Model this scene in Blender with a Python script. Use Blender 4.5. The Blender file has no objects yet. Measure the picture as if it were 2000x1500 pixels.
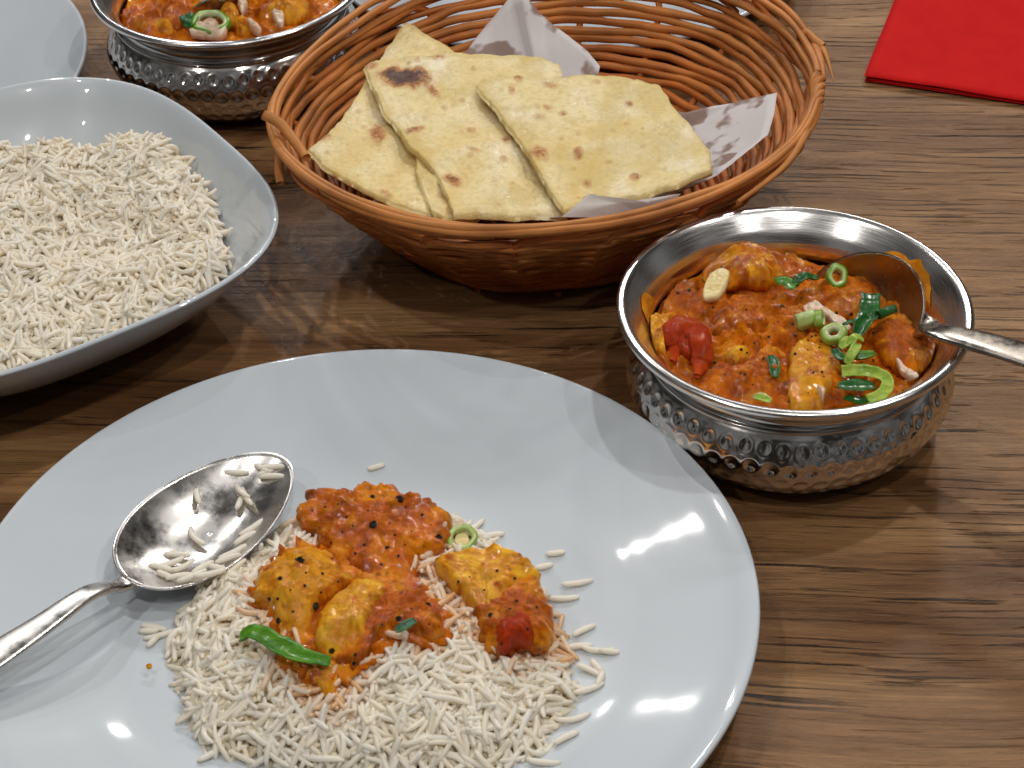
import bpy, math, random
import numpy as np
from mathutils import Matrix, Vector

# ------------------------------------------------------------------ camera, world, lamps, exposure
random.seed(7)
rng = np.random.default_rng(7)
scene = bpy.context.scene
col = scene.collection
FPX, PITCH, ROLL, CAMZ = 3889.18, math.radians(38.3695), math.radians(-1.79214), 0.5226
cr, sr, cp, sp = math.cos(ROLL), math.sin(ROLL), math.cos(PITCH), math.sin(PITCH)
Fw = Vector((0, cp, -sp)); Rt = Vector((1, 0, 0)); Up = Vector((0, sp, cp))
Xc = Rt * cr + Up * sr; Yc = Rt * -sr + Up * cr; Zc = -Fw
cam = bpy.data.cameras.new('camera'); camo = bpy.data.objects.new('camera', cam); col.objects.link(camo)
M4 = Matrix.Identity(4)
for i in range(3):
    M4[i][0], M4[i][1], M4[i][2] = Xc[i], Yc[i], Zc[i]
M4[2][3] = CAMZ
camo.matrix_world = M4
cam.sensor_width = 36; cam.lens = FPX / 2000 * 36
cam.clip_start = 0.02; cam.clip_end = 20
cam.dof.use_dof = True; cam.dof.focus_distance = 0.86; cam.dof.aperture_fstop = 42
scene.camera = camo

w = bpy.data.worlds.new('World'); scene.world = w; w.use_nodes = True
wn, wl = w.node_tree.nodes, w.node_tree.links
bg = wn['Background']
wtc = wn.new('ShaderNodeTexCoord'); wno = wn.new('ShaderNodeTexNoise'); wno.inputs['Scale'].default_value = 2.3
wno.inputs['Detail'].default_value = 3
wrp = wn.new('ShaderNodeValToRGB')
wrp.color_ramp.elements[0].position = .46; wrp.color_ramp.elements[0].color = (.10, .085, .07, 1)
wrp.color_ramp.elements[1].position = .66; wrp.color_ramp.elements[1].color = (1.1, 1.1, 1.1, 1)
wl.new(wtc.outputs['Generated'], wno.inputs['Vector']); wl.new(wno.outputs['Fac'], wrp.inputs['Fac'])
wl.new(wrp.outputs['Color'], bg.inputs['Color']); bg.inputs['Strength'].default_value = 0.15

def lamp(x, y, z, power, size, colr=(1, .97, .93), aim=(0.0, 0.7, 0.0)):
    l = bpy.data.lights.new('ceiling_or_fill_lamp', 'AREA'); l.shape = 'DISK'; l.size = size; l.energy = power; l.color = colr
    o = bpy.data.objects.new('ceiling_or_fill_lamp', l); col.objects.link(o); o.location = (x, y, z)
    o.rotation_euler = (Vector(aim) - Vector((x, y, z))).to_track_quat('-Z', 'Y').to_euler()
    return o
lamp(.62, 1.05, 1.9, 9.0, .06)
lamp(.80, 2.90, 1.75, 13, .25, (1, .96, .90), (.3, .7, 0))
lamp(-.49, 3.30, 1.9, 8, .10, (.93, .96, 1))
lamp(.15, -.35, 1.9, 6.4, .06)
lamp(-.75, .35, 1.9, 5.2, .06)
lamp(1.25, .35, 1.9, 5.6, .06)
lamp(-.85, 2.15, 1.9, 6.5, .022)
lamp(-1.2, -.5, 2.0, 4.6, .06)  # unseen fill lamp, added to soften the shading
lamp(.95, -.6, 2.0, 3.2, .06)  # second added fill lamp, also only for softer shading
lamp(-.95, 3.70, 1.9, 4.5, .03)
lamp(.17, 3.35, 1.9, 6.0, .04)
scene.cycles.max_bounces = 16; scene.cycles.diffuse_bounces = 10; scene.cycles.glossy_bounces = 6
scene.view_settings.view_transform = 'Standard'; scene.view_settings.look = 'None'
scene.view_settings.exposure = 0.0; scene.view_settings.gamma = 1

# ------------------------------------------------------------------ helpers
def ray(px, py):
    x = (px - 1000) / FPX; y = -(py - 750) / FPX
    x, y = cr * x - sr * y, sr * x + cr * y
    return np.array([x, cp + y * sp, -sp + y * cp])
def at(px, py, z, gx=0., gy=0., x0=0., y0=0.):
    """world point seen at photo pixel on the (tilted) plane z + gx*(x-x0) + gy*(y-y0)"""
    d = ray(px, py); k = z - gx * x0 - gy * y0
    t = (k - CAMZ) / (d[2] - gx * d[0] - gy * d[1])
    return np.array([0, 0, CAMZ]) + d * t
def ats(P, z, *a): return np.array([at(p[0], p[1], z, *a) for p in P])

_perm = np.random.default_rng(3).permutation(256); _perm = np.concatenate([_perm] * 3)
_gr = np.random.default_rng(4).normal(size=(256, 3)); _gr /= np.linalg.norm(_gr, axis=1)[:, None]
def noise(P):
    P = np.asarray(P, float); I = np.floor(P).astype(int); f = P - I; I &= 255
    u = f * f * f * (f * (f * 6 - 15) + 10); r = 0
    for dx in (0, 1):
        for dy in (0, 1):
            for dz in (0, 1):
                h = _perm[_perm[_perm[(I[..., 0] + dx) & 255] + ((I[..., 1] + dy) & 255)] + ((I[..., 2] + dz) & 255)]
                g = _gr[h]; d = (g * (f - [dx, dy, dz])).sum(-1)
                wx = u[..., 0] if dx else 1 - u[..., 0]; wy = u[..., 1] if dy else 1 - u[..., 1]; wz = u[..., 2] if dz else 1 - u[..., 2]
                r = r + d * wx * wy * wz
    return r * 1.5
def fbm(P, o=4, g=.5):
    P = np.asarray(P, float); r = 0; a = 1
    for i in range(o): r = r + a * noise(P + i * 17.3); P = P * 2.03; a *= g
    return r
def n2(x, y, s, seed=0., o=4): return fbm(np.stack([np.asarray(x) * s, np.asarray(y) * s, np.full(np.shape(x), seed + .37)], -1), o)
def sstep(a, b, x): t = np.clip((x - a) / (b - a), 0, 1); return t * t * (3 - 2 * t)

def mk(name, V, F, mat, parent=None, org=None, smooth=True, uv=None, cols=None, closed=True):
    """link ONE mesh object; V in world space, moved so that its origin is org"""
    V = np.asarray(V, float)
    if org is None: org = np.array([0, 0, 0.]) if parent is not None else np.array([*V[:, :2].mean(0), V[:, 2].min()])
    porg = np.array(parent.get('_o', (0, 0, 0))) if parent is not None else np.zeros(3)
    if parent is not None: org = porg
    me = bpy.data.meshes.new(name)
    F = [np.asarray(f) for f in F] if isinstance(F, list) else F
    if closed:
        vol = 0.; Vc = V - V.mean(0)
        for k in (3, 4):
            fk = np.array([f for f in F if len(f) == k]) if isinstance(F, list) else (F if F.shape[1] == k else np.zeros((0, k), int))
            for q in range(1, k - 1):
                if len(fk): vol += np.einsum('ij,ij->i', Vc[fk[:, 0]], np.cross(Vc[fk[:, q]], Vc[fk[:, q + 1]])).sum()
        if vol < 0: F = [f[::-1] for f in F] if isinstance(F, list) else F[:, ::-1]
    if isinstance(F, np.ndarray):
        n, k = F.shape; loops = F.ravel(); st = np.arange(n) * k; tot = np.full(n, k)
    else:
        tot = np.array([len(f) for f in F]); st = np.concatenate([[0], np.cumsum(tot)[:-1]]); loops = np.concatenate(F)
    me.vertices.add(len(V)); me.vertices.foreach_set('co', (V - org).ravel())
    me.loops.add(len(loops)); me.loops.foreach_set('vertex_index', loops.astype(np.int32))
    me.polygons.add(len(tot)); me.polygons.foreach_set('loop_start', st.astype(np.int32))
    me.polygons.foreach_set('use_smooth', np.full(len(tot), smooth))
    me.update(calc_edges=True); me.validate()
    if uv is not None:
        l = me.uv_layers.new(name='UVMap'); l.data.foreach_set('uv', np.asarray(uv)[loops].ravel())
    if cols is not None:
        for k, a in cols.items():
            at_ = me.attributes.new(k, 'FLOAT', 'POINT'); at_.data.foreach_set('value', np.asarray(a, float).ravel())
    for m in (mat if isinstance(mat, (list, tuple)) else [mat]): me.materials.append(m)
    o = bpy.data.objects.new(name, me); col.objects.link(o)
    if parent is not None: o.parent = parent
    else: o.location = org; o['_o'] = tuple(org)
    return o
def tag(o, label, cat, group=None, kind=None):
    if label: o['label'] = label
    if cat: o['category'] = cat
    if group: o['group'] = group
    if kind: o['kind'] = kind
    return o
def empty(name, loc):
    o = bpy.data.objects.new(name, None); o.empty_display_size = .02; col.objects.link(o); o.location = loc; o['_o'] = tuple(float(v) for v in loc)
    return o
def gridF(nu, nv, wrapu=False, wrapv=False, off=0):
    iu = np.arange(nu if wrapu else nu - 1); iv = np.arange(nv if wrapv else nv - 1)
    A, B = np.meshgrid(iu, iv, indexing='ij'); A2 = (A + 1) % nu; B2 = (B + 1) % nv
    return np.stack([A * nv + B, A2 * nv + B, A2 * nv + B2, A * nv + B2], -1).reshape(-1, 4) + off

def lathe_pts(prof, n=128, c=(0, 0)):
    prof = np.array(prof, float); th = np.linspace(0, 2 * np.pi, n, endpoint=False)
    V = np.stack([c[0] + prof[None, :, 0] * np.cos(th)[:, None], c[1] + prof[None, :, 0] * np.sin(th)[:, None],
                  np.broadcast_to(prof[None, :, 1], (n, len(prof)))], -1)
    return V, gridF(n, len(prof), True, False), th
def smooth_prof(P, n=6):
    P = np.array(P, float); out = []
    Q = np.vstack([2 * P[0] - P[1], P, 2 * P[-1] - P[-2]])
    for i in range(1, len(Q) - 2):
        for t in np.linspace(0, 1, n, endpoint=False):
            a, b, c_, d = Q[i - 1], Q[i], Q[i + 1], Q[i + 2]
            out.append(.5 * ((2 * b) + (-a + c_) * t + (2 * a - 5 * b + 4 * c_ - d) * t * t + (-a + 3 * b - 3 * c_ + d) * t ** 3))
    out.append(P[-1]); return np.array(out)

def tube(path, rad, n=8, flat=1.0, up=None, caps=True, bumpy=0):
    """swept tube; flat < 1 squashes it along the frame's normal"""
    P = np.array(path, float); m = len(P); rad = np.broadcast_to(rad, (m,)).astype(float)
    T = np.gradient(P, axis=0); T /= np.linalg.norm(T, axis=1)[:, None] + 1e-12
    if up is None: up = np.array([0, 0, 1.]) if abs(T[0, 2]) < .9 else np.array([1., 0, 0])
    N = np.zeros_like(P); n0 = up - T[0] * (up @ T[0]); n0 /= np.linalg.norm(n0)
    for i in range(m):
        n0 = n0 - T[i] * (n0 @ T[i]); n0 /= np.linalg.norm(n0) + 1e-12; N[i] = n0
    B = np.cross(T, N); a = np.linspace(0, 2 * np.pi, n, endpoint=False)
    R = rad[:, None, None]
    V = P[:, None] + (N[:, None] * (np.sin(a) * flat)[None, :, None] + B[:, None] * np.cos(a)[None, :, None]) * R
    if bumpy:
        V = V + (V - P[:, None]) * (bumpy * noise(V.reshape(-1, 3) * 300).reshape(V.shape[:2])[..., None])
    L = np.concatenate([[0], np.cumsum(np.linalg.norm(np.diff(P, axis=0), axis=1))])
    uv = np.stack([np.broadcast_to(L[:, None], (m, n)), np.broadcast_to((a / (2 * np.pi))[None], (m, n))], -1).reshape(-1, 2)
    F = [f for f in gridF(m, n, False, True)]
    if caps: F += [np.arange(n)[::-1], np.arange(n) + (m - 1) * n]
    return V.reshape(-1, 3), F, uv
def spline(P, n=8): return smooth_prof(P, n)

# ------------------------------------------------------------------ materials
class NT:
    def __init__(s, name):
        s.m = bpy.data.materials.new(name); s.m.use_nodes = True; s.n = s.m.node_tree.nodes; s.l = s.m.node_tree.links
        s.b = s.n['Principled BSDF']; s.out = s.n['Material Output']
    def N(s, t, **k):
        o = s.n.new(t)
        for a, v in k.items():
            if a.startswith('_'): setattr(o, a[1:], v)
            else: s.set(o, a, v)
        return o
    def set(s, o, a, v):
        i = o.inputs[int(a[1:])] if a[0] == 'i' and a[1:].isdigit() else o.inputs[a.replace('_', ' ')]
        if hasattr(v, 'bl_idname') or isinstance(v, bpy.types.NodeSocket): s.l.new(v if isinstance(v, bpy.types.NodeSocket) else v.outputs[0], i)
        else: i.default_value = v
    def P(s, **k):
        for a, v in k.items(): s.set(s.b, a, v)
    def coord(s, scale=(1, 1, 1), rot=(0, 0, 0), out='Object'):
        t = s.N('ShaderNodeTexCoord'); m = s.N('ShaderNodeMapping'); s.l.new(t.outputs[out], m.inputs['Vector'])
        m.inputs['Scale'].default_value = scale; m.inputs['Rotation'].default_value = rot; return m.outputs[0]
    def noise(s, vec, scale, detail=4, rough=.55, dist=0.):
        n = s.N('ShaderNodeTexNoise'); s.l.new(vec, n.inputs['Vector']); n.inputs['Scale'].default_value = scale
        n.inputs['Detail'].default_value = detail; n.inputs['Roughness'].default_value = rough; n.inputs['Distortion'].default_value = dist
        return n.outputs['Fac']
    def ramp(s, fac, stops):
        r = s.N('ShaderNodeValToRGB'); e = r.color_ramp.elements
        while len(e) < len(stops): e.new(.5)
        for i, (p, c) in enumerate(stops):
            e[i].position = p; e[i].color = (c, c, c, 1) if isinstance(c, (int, float)) else (*c, 1)
        s.l.new(fac, r.inputs['Fac']); return r.outputs['Color']
    def mix(s, f, a, b, mode='MIX'):
        m = s.N('ShaderNodeMix', _data_type='RGBA', _blend_type=mode)
        for i, v in ((0, f), (6, a), (7, b)):
            if isinstance(v, bpy.types.NodeSocket): s.l.new(v, m.inputs[i])
            else: m.inputs[i].default_value = v if i == 0 else (*v, 1)
        return m.outputs[2]
    def math(s, op, a, b=0.):
        m = s.N('ShaderNodeMath', _operation=op)
        for i, v in ((0, a), (1, b)):
            if isinstance(v, bpy.types.NodeSocket): s.l.new(v, m.inputs[i])
            else: m.inputs[i].default_value = v
        return m.outputs[0]
    def attr(s, name):
        a = s.N('ShaderNodeAttribute', _attribute_name=name); return a.outputs['Fac']
    def bump(s, h, strength=.3, dist=.001, prev=None):
        b = s.N('ShaderNodeBump'); s.l.new(h, b.inputs['Height']); b.inputs['Strength'].default_value = strength; b.inputs['Distance'].default_value = dist
        if prev is not None: s.l.new(prev, b.inputs['Normal'])
        s.l.new(b.outputs[0], s.b.inputs['Normal']); return b.outputs[0]

def mat_wood():
    s = NT('table_wood')
    v0 = s.coord((1, 1, 1), (0, 0, math.radians(4.0)))
    # slow sideways drift of the grain so that lines wander
    d = s.N('ShaderNodeTexNoise'); s.l.new(v0, d.inputs['Vector']); d.inputs['Scale'].default_value = 5.0; d.inputs['Detail'].default_value = 2
    sub = s.N('ShaderNodeVectorMath', _operation='SUBTRACT'); s.l.new(d.outputs['Color'], sub.inputs[0]); sub.inputs[1].default_value = (.5, .5, .5)
    mul = s.N('ShaderNodeVectorMath', _operation='MULTIPLY'); s.l.new(sub.outputs[0], mul.inputs[0]); mul.inputs[1].default_value = (.02, .027, 0)
    add = s.N('ShaderNodeVectorMath', _operation='ADD'); s.l.new(v0, add.inputs[0]); s.l.new(mul.outputs[0], add.inputs[1])
    def stretch(x, y):
        m = s.N('ShaderNodeMapping'); s.l.new(add.outputs[0], m.inputs['Vector']); m.inputs['Scale'].default_value = (x, y, 1); return m.outputs[0]
    broad = s.noise(stretch(2.2, 17), 1.3, 5, .65)
    mid = s.noise(stretch(9, 260), 1.0, 6, .7)
    fine = s.noise(stretch(45, 1100), 1.0, 5, .75)
    base = s.ramp(broad, [(.30, (.095, .040, .014)), (.45, (.175, .084, .033)), (.58, (.270, .145, .060)), (.72, (.36, .210, .095))])
    c = s.mix(.8, base, s.ramp(mid, [(.30, (.52, .47, .43)), (.46, (.94, .91, .88)), (.64, (1.2, 1.16, 1.1))]), 'MULTIPLY')
    c = s.mix(.7, c, s.ramp(fine, [(.32, (.42, .40, .38)), (.5, (.98, .98, .98)), (.7, (1.4, 1.35, 1.3))]), 'MULTIPLY')
    pn = s.noise(stretch(16, 420), 1.0, 4, .6)
    pm = s.noise(stretch(2.6, 18), 1.4, 2, .5)
    pores = s.math('MULTIPLY', s.ramp(pn, [(.585, 0.), (.62, 1.)]), s.ramp(pm, [(.38, .2), (.52, 1.)]))
    pn2 = s.noise(stretch(7.0, 290), 1.0, 3, .55)
    crack = s.math('MULTIPLY', s.ramp(pn2, [(.625, 0.), (.645, 1.)]), s.ramp(pm, [(.42, .0), (.54, 1.)]))
    c = s.mix(s.math('MULTIPLY', pores, .78), c, (.032, .018, .012))
    c = s.mix(s.math('MULTIPLY', crack, .92), c, (.014, .010, .009))
    kn = s.N('ShaderNodeTexVoronoi'); s.l.new(stretch(2.4, 6.5), kn.inputs['Vector']); kn.inputs['Scale'].default_value = 1.0
    knot = s.ramp(kn.outputs['Distance'], [(.030, 1.), (.06, 0.)])
    c = s.mix(s.math('MULTIPLY', knot, .85), c, (.012, .009, .008))
    s.P(Base_Color=c, Roughness=s.ramp(mid, [(.3, .44), (.7, .28)]), Specular_IOR_Level=.30)
    h = s.math('SUBTRACT', s.math('ADD', s.math('MULTIPLY', fine, .35), s.math('MULTIPLY', mid, .4)), s.math('ADD', s.math('MULTIPLY', pores, .6), crack))
    b1 = s.bump(h, .85, .0007)
    s.bump(s.noise(stretch(350, 1500), 1.0, 2, .6), .8, .0004, b1)
    return s.m
def mat_ceramic():
    s = NT('white_ceramic'); v = s.coord()
    s.P(Base_Color=s.ramp(s.noise(v, 14, 3), [(.3, (.515, .560, .600)), (.7, (.545, .590, .632))]), Roughness=.30, Specular_IOR_Level=.25, Coat_Weight=.8, Coat_Roughness=s.ramp(s.noise(v, 25, 4), [(.35, .02), (.7, .05)]))
    s.bump(s.noise(v, 30, 2), .08, .002)
    return s.m
def mat_metal(name, rough=.12, brush=False, colr=(.62, .60, .58)):
    s = NT(name); s.P(Metallic=1., Base_Color=(*colr, 1))
    if brush:
        t = s.N('ShaderNodeTexCoord'); g = s.N('ShaderNodeSeparateXYZ'); s.l.new(t.outputs['Object'], g.inputs[0])
        ang = s.math('ARCTAN2', g.outputs[1], g.outputs[0]); rad = s.N('ShaderNodeVectorMath', _operation='LENGTH')
        s.l.new(t.outputs['Object'], rad.inputs[0])
        cb = s.N('ShaderNodeCombineXYZ'); s.l.new(s.math('MULTIPLY', ang, 3.), cb.inputs[0]); s.l.new(s.math('MULTIPLY', rad.outputs['Value'], 2600.), cb.inputs[1])
        f = s.noise(cb.outputs[0], 1.0, 3, .6)
        s.P(Roughness=s.ramp(f, [(.3, rough * .7), (.7, rough * 1.5)])); s.bump(f, .22, .00012)
    else:
        v = s.coord(); f = s.noise(v, 70, 5, .65)
        st = s.noise(s.coord((40, 900, 200), (0, 0, .7)), 1., 3, .6)
        s.P(Roughness=s.ramp(f, [(.35, rough * .7), (.65, rough * 1.9)])); s.bump(st, .12, .0001)
    return s.m
def mat_wicker():
    s = NT('wicker'); v = s.coord((1, 1, 1), out='UV')
    m = s.N('ShaderNodeMapping'); s.l.new(v, m.inputs['Vector']); m.inputs['Scale'].default_value = (16, 8, 1)
    fib = s.noise(m.outputs[0], 1.0, 5, .7)
    vo = s.coord(); lo = s.noise(vo, 32, 3)
    at_ = s.attr('tone')
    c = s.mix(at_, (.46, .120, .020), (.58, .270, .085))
    c = s.mix(.95, c, s.ramp(fib, [(.28, (.42, .36, .30)), (.48, (.95, .92, .9)), (.7, (1.25, 1.2, 1.15))]), 'MULTIPLY')
    c = s.mix(.6, c, s.ramp(lo, [(.32, (.50, .42, .36)), (.5, (.95, .92, .9)), (.66, (1.25, 1.2, 1.15))]), 'MULTIPLY')
    s.P(Base_Color=c, Roughness=.42, Specular_IOR_Level=.2)
    s.bump(fib, .6, .0006); return s.m
def mat_rice():
    s = NT('cooked_rice'); r = s.attr('rnd_shade'); st = s.attr('stain')
    v = s.coord()
    c = s.ramp(r, [(0, (.92, .76, .48)), (.35, (.97, .885, .71)), (.8, (.98, .93, .82)), (1, (.985, .95, .88))])
    c = s.mix(s.math('MULTIPLY', st, .8), c, (.85, .42, .07))
    s.P(Base_Color=c, Roughness=.32, Specular_IOR_Level=.35)
    tr = s.N('ShaderNodeBsdfTranslucent'); s.l.new(c, tr.inputs['Color'])
    m = s.N('ShaderNodeMixShader'); m.inputs[0].default_value = .30; s.l.new(s.b.outputs[0], m.inputs[1]); s.l.new(tr.outputs[0], m.inputs[2])
    s.l.new(m.outputs[0], s.out.inputs['Surface']); return s.m
def mat_curry(name, yellow=.0, red=.0):
    s = NT(name); v = s.coord()
    big = s.noise(v, 75, 4, .6, .4); mid = s.noise(v, 210, 4, .6); fine = s.noise(v, 900, 3, .6)
    c = s.ramp(big, [(.28, (.20, .046, .003)), (.42, (.37, .076, .003)), (.55, (.52, .120, .004)), (.68, (.68, .22, .005))])
    c = s.mix(s.ramp(mid, [(.34, .7), (.48, 0.)]), c, (.20, .050, .003))
    y = s.math('MULTIPLY', s.attr('yel'), 1.0)
    yn = s.math('MULTIPLY', s.ramp(s.noise(v, 120, 3), [(.52 - .22 * yellow, 0.), (.62 - .20 * yellow, 1.)]), .85)
    yy = s.math('MAXIMUM', s.math('MULTIPLY', yn, .25 + .75 * yellow), y)
    c = s.mix(yy, c, s.ramp(mid, [(.3, (.70, .27, .008)), (.7, (.88, .50, .035))]))
    if red: c = s.mix(red, c, s.ramp(mid, [(.3, (.26, .014, .004)), (.7, (.42, .036, .008))]))
    fl = s.N('ShaderNodeTexVoronoi'); s.l.new(v, fl.inputs['Vector']); fl.inputs['Scale'].default_value = 260.
    flm = s.math('MULTIPLY', s.ramp(fl.outputs['Distance'], [(.10, 1.), (.19, 0.)]), s.ramp(s.noise(v, 90, 2), [(.48, 0.), (.56, 1.)]))
    c = s.mix(s.math('MULTIPLY', flm, .45), c, (.025, .018, .006))
    s.P(Base_Color=c, Roughness=.5, Coat_Weight=(.35 if red else .62), Coat_Roughness=.045, Specular_IOR_Level=.0)
    b = s.bump(mid, .5, .0010); s.bump(fine, .4, .0003, b)
    cb = s.N('ShaderNodeBump'); s.l.new(s.noise(v, 380, 1, .4), cb.inputs['Height']); cb.inputs['Strength'].default_value = .55; cb.inputs['Distance'].default_value = .0010; s.l.new(cb.outputs[0], s.b.inputs['Coat Normal'])
    return s.m
def mat_simple(name, c1, c2, rough=.4, scale=200, stretch=(1, 1, 1), coat=.0, sss=.0, bump=.2, bd=.0004):
    s = NT(name); v = s.coord(stretch); f = s.noise(v, scale, 4, .6)
    s.P(Base_Color=s.ramp(f, [(.32, c1), (.68, c2)]), Roughness=rough, Specular_IOR_Level=.12, Coat_Weight=coat, Coat_Roughness=.12, Subsurface_Weight=sss, Subsurface_Scale=.002)
    s.bump(f, bump, bd); return s.m
def mat_naan():
    s = NT('flatbread'); v = s.coord(); dark = s.attr('char'); oil = s.attr('oil')
    f = s.noise(v, 420, 4, .7); lo = s.noise(v, 42, 4, .6); md = s.noise(v, 130, 4, .65)
    c = s.ramp(lo, [(.32, (.76, .56, .22)), (.48, (.82, .66, .33)), (.68, (.86, .74, .46))])
    c = s.mix(s.ramp(md, [(.36, .45), (.50, 0.)]), c, (.68, .48, .17))
    c = s.mix(s.ramp(f, [(.36, .38), (.52, 0.)]), c, (.54, .38, .15))
    c = s.mix(s.ramp(lo, [(.60, 0.), (.70, .5)]), c, (.90, .83, .64))
    c = s.mix(s.math('MULTIPLY', oil, .55), c, (.60, .42, .10))
    d2 = s.math('ADD', dark, s.math('MULTIPLY', s.math('MULTIPLY', s.math('SUBTRACT', f, .5), 1.6), s.ramp(dark, [(.05, 0.), (.4, 1.)])))
    c = s.mix(s.ramp(d2, [(.06, 0.), (.50, 1.)]), c, (.46, .19, .045))
    c = s.mix(s.ramp(d2, [(.5, 0.), (.95, 1.)]), c, (.070, .018, .006))
    gl = s.ramp(s.noise(v, 55, 5, .75), [(.47, .0), (.60, 1.)])
    s.P(Base_Color=c, Roughness=s.ramp(gl, [(0, .60), (1, .27)]), Specular_IOR_Level=.5, Coat_Weight=s.math('MULTIPLY', s.math('MULTIPLY', gl, .8), s.ramp(dark, [(.3, 1.), (.8, .2)])), Coat_Roughness=.08)
    b = s.bump(md, .5, .0010); b = s.bump(f, .65, .0007, b); s.bump(s.noise(v, 1300, 3, .7), .6, .0005, b)
    cb = s.N('ShaderNodeBump'); s.l.new(s.noise(v, 800, 3, .7), cb.inputs['Height']); cb.inputs['Strength'].default_value = 1.; cb.inputs['Distance'].default_value = .0010; s.l.new(cb.outputs[0], s.b.inputs['Coat Normal'])
    return s.m
def mat_paper():
    s = NT('greaseproof_paper'); v = s.coord()
    g = s.ramp(s.noise(v, 38, 3, .5), [(.56, 0.), (.60, 1.)]); f = s.noise(v, 500, 3)
    c = s.mix(g, (.78, .74, .74), (.42, .31, .27))
    s.P(Base_Color=c, Roughness=.55)
    tr = s.N('ShaderNodeBsdfTranslucent'); s.l.new(c, tr.inputs['Color'])
    tp = s.N('ShaderNodeBsdfTransparent'); m1 = s.N('ShaderNodeMixShader'); m2 = s.N('ShaderNodeMixShader')
    m1.inputs[0].default_value = .3; s.l.new(s.b.outputs[0], m1.inputs[1]); s.l.new(tr.outputs[0], m1.inputs[2])
    s.l.new(s.ramp(g, [(0, .04), (1, .30)]), m2.inputs[0]); s.l.new(m1.outputs[0], m2.inputs[1]); s.l.new(tp.outputs[0], m2.inputs[2])
    s.l.new(m2.outputs[0], s.out.inputs['Surface']); s.bump(f, .25, .0003); return s.m
def mat_onion():
    s = NT('spring_onion_slice'); k = s.attr('k')
    c = s.ramp(k, [(0, (.52, .56, .34)), (.4, (.38, .50, .13)), (.62, (.18, .35, .025)), (1, (.06, .19, .012))])
    v = s.coord(); s.P(Base_Color=c, Roughness=.25, Coat_Weight=.4, Coat_Roughness=.1, Subsurface_Weight=.25, Subsurface_Scale=.002)
    s.bump(s.noise(v, 600, 3), .3, .0003); return s.m

M_wood = mat_wood(); M_cer = mat_ceramic()
M_steel = mat_metal('polished_steel', .11); M_brush = mat_metal('brushed_steel', .20, True, (.80, .78, .76)); M_hammer = mat_metal('hammered_steel', .12, False, (.76, .73, .70))
M_shade_steel = mat_metal('shade_dark_steel', .20, False, (.36, .32, .28)); M_spoon = mat_metal('worn_steel', .21, False, (.58, .56, .54)); M_wick = mat_wicker(); M_rice = mat_rice()  # curry spoon steel coloured darker, standing in for its dark reflections
M_curry = mat_curry('curry_sauce'); M_chick = mat_curry('sauced_chicken', .62); M_tom = mat_curry('tomato_flesh', 0, .85); M_sauce2 = mat_curry('thick_sauce', .12, .0)
M_naan = mat_naan(); M_paper = mat_paper(); M_onion = mat_onion()
M_leaf = mat_simple('dark_leaf', (.008, .055, .012), (.025, .13, .02), .28, 90, (1, 6, 1), .4, .1, .4)
M_lime = mat_simple('light_leaf', (.13, .27, .012), (.38, .48, .08), .4, 150, (1, 3, 1), .25, .2, .4)
M_midgreen = mat_simple('mid_leaf', (.012, .085, .005), (.10, .27, .015), .4, 110, (1, 3, 1), .3, .1, .4)
M_cream = mat_simple('cream', (.60, .36, .20), (.80, .70, .58), .3, 260, coat=.3, sss=.3)
M_garlic = mat_simple('garlic', (.66, .50, .20), (.80, .68, .38), .3, 200, coat=.3, sss=.3)
M_speck = mat_simple('black_speck', (.006, .006, .004), (.03, .026, .014), .25, 900, coat=.5)
M_red = mat_simple('red_paper', (.50, .006, .006), (.56, .009, .008), .8, 60, bump=.12, bd=.0006)
M_smear = mat_curry('dried_sauce', .3)

# ------------------------------------------------------------------ table
V, F = [], []
X = np.linspace(-1.1, 1.1, 45); Y = np.linspace(.1, 1.9, 37)
def slab(x0, x1, y0, y1, z0, z1, r=.004):
    prof = [(0, z0), (0, z1 - r), (r * .3, z1 - r * .3), (r, z1)]
    V = []
    for ins, z in prof: V += [(x0 + ins, y0 + ins, z), (x1 - ins, y0 + ins, z), (x1 - ins, y1 - ins, z), (x0 + ins, y1 - ins, z)]
    F = [[3, 2, 1, 0]]
    for k in range(3):
        for i in range(4): j = (i + 1) % 4; F.append([k * 4 + i, k * 4 + j, k * 4 + 4 + j, k * 4 + 4 + i])
    F.append([12, 13, 14, 15]); return np.array(V), F
V, F = slab(-1.1, 1.1, -.25, 2.0, -.035, 0)
tag(mk('tabletop', V, F, M_wood, org=np.zeros(3), smooth=False), 'brown wood effect tabletop with dark grain lines', None, kind='structure')

# ------------------------------------------------------------------ plates
PLATE_PROF = [(0, .0065), (.05, .0065), (.072, .0067), (.085, .0080), (.096, .0105), (.107, .0137), (.118, .0170), (.130, .0208), (.1375, .0235), (.1405, .0245)]
def plate_z(r): P = np.array(PLATE_PROF); return np.interp(r, P[:, 0], P[:, 1])
PC = np.array([-.0570, .5128])
def make_plate(cx, cy, R, label):
    k = R / .1425
    up = smooth_prof(PLATE_PROF[1:], 6)
    lip = [(.1418, .0248), (.1425, .0241), (.1424, .0228), (.1412, .0216)]
    und = [(.130, .0172), (.112, .0125), (.095, .0075), (.086, .0035), (.084, .0005), (.081, .0004), (.079, .0025), (.05, .0028), (0.0005, .0028)]
    prof = np.array([(0.0005, .0065), *up.tolist(), *lip, *und]); prof[:, 0] *= k
    V, F, _ = lathe_pts(prof, 160, (cx, cy))
    o = mk('dinner_plate', V.reshape(-1, 3), F, M_cer, org=np.array([cx, cy, 0]))
    return tag(o, label, 'plate', 'round white dinner plates')
make_plate(PC[0], PC[1], .1425, 'large white plate in front holding rice, curry and a spoon')
make_plate(.037, 1.036, .136, 'empty white plate mostly hidden behind the wicker basket')
make_plate(-.352, .908, .138, 'white plate behind the square rice bowl, cut by the left edge')

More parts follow.
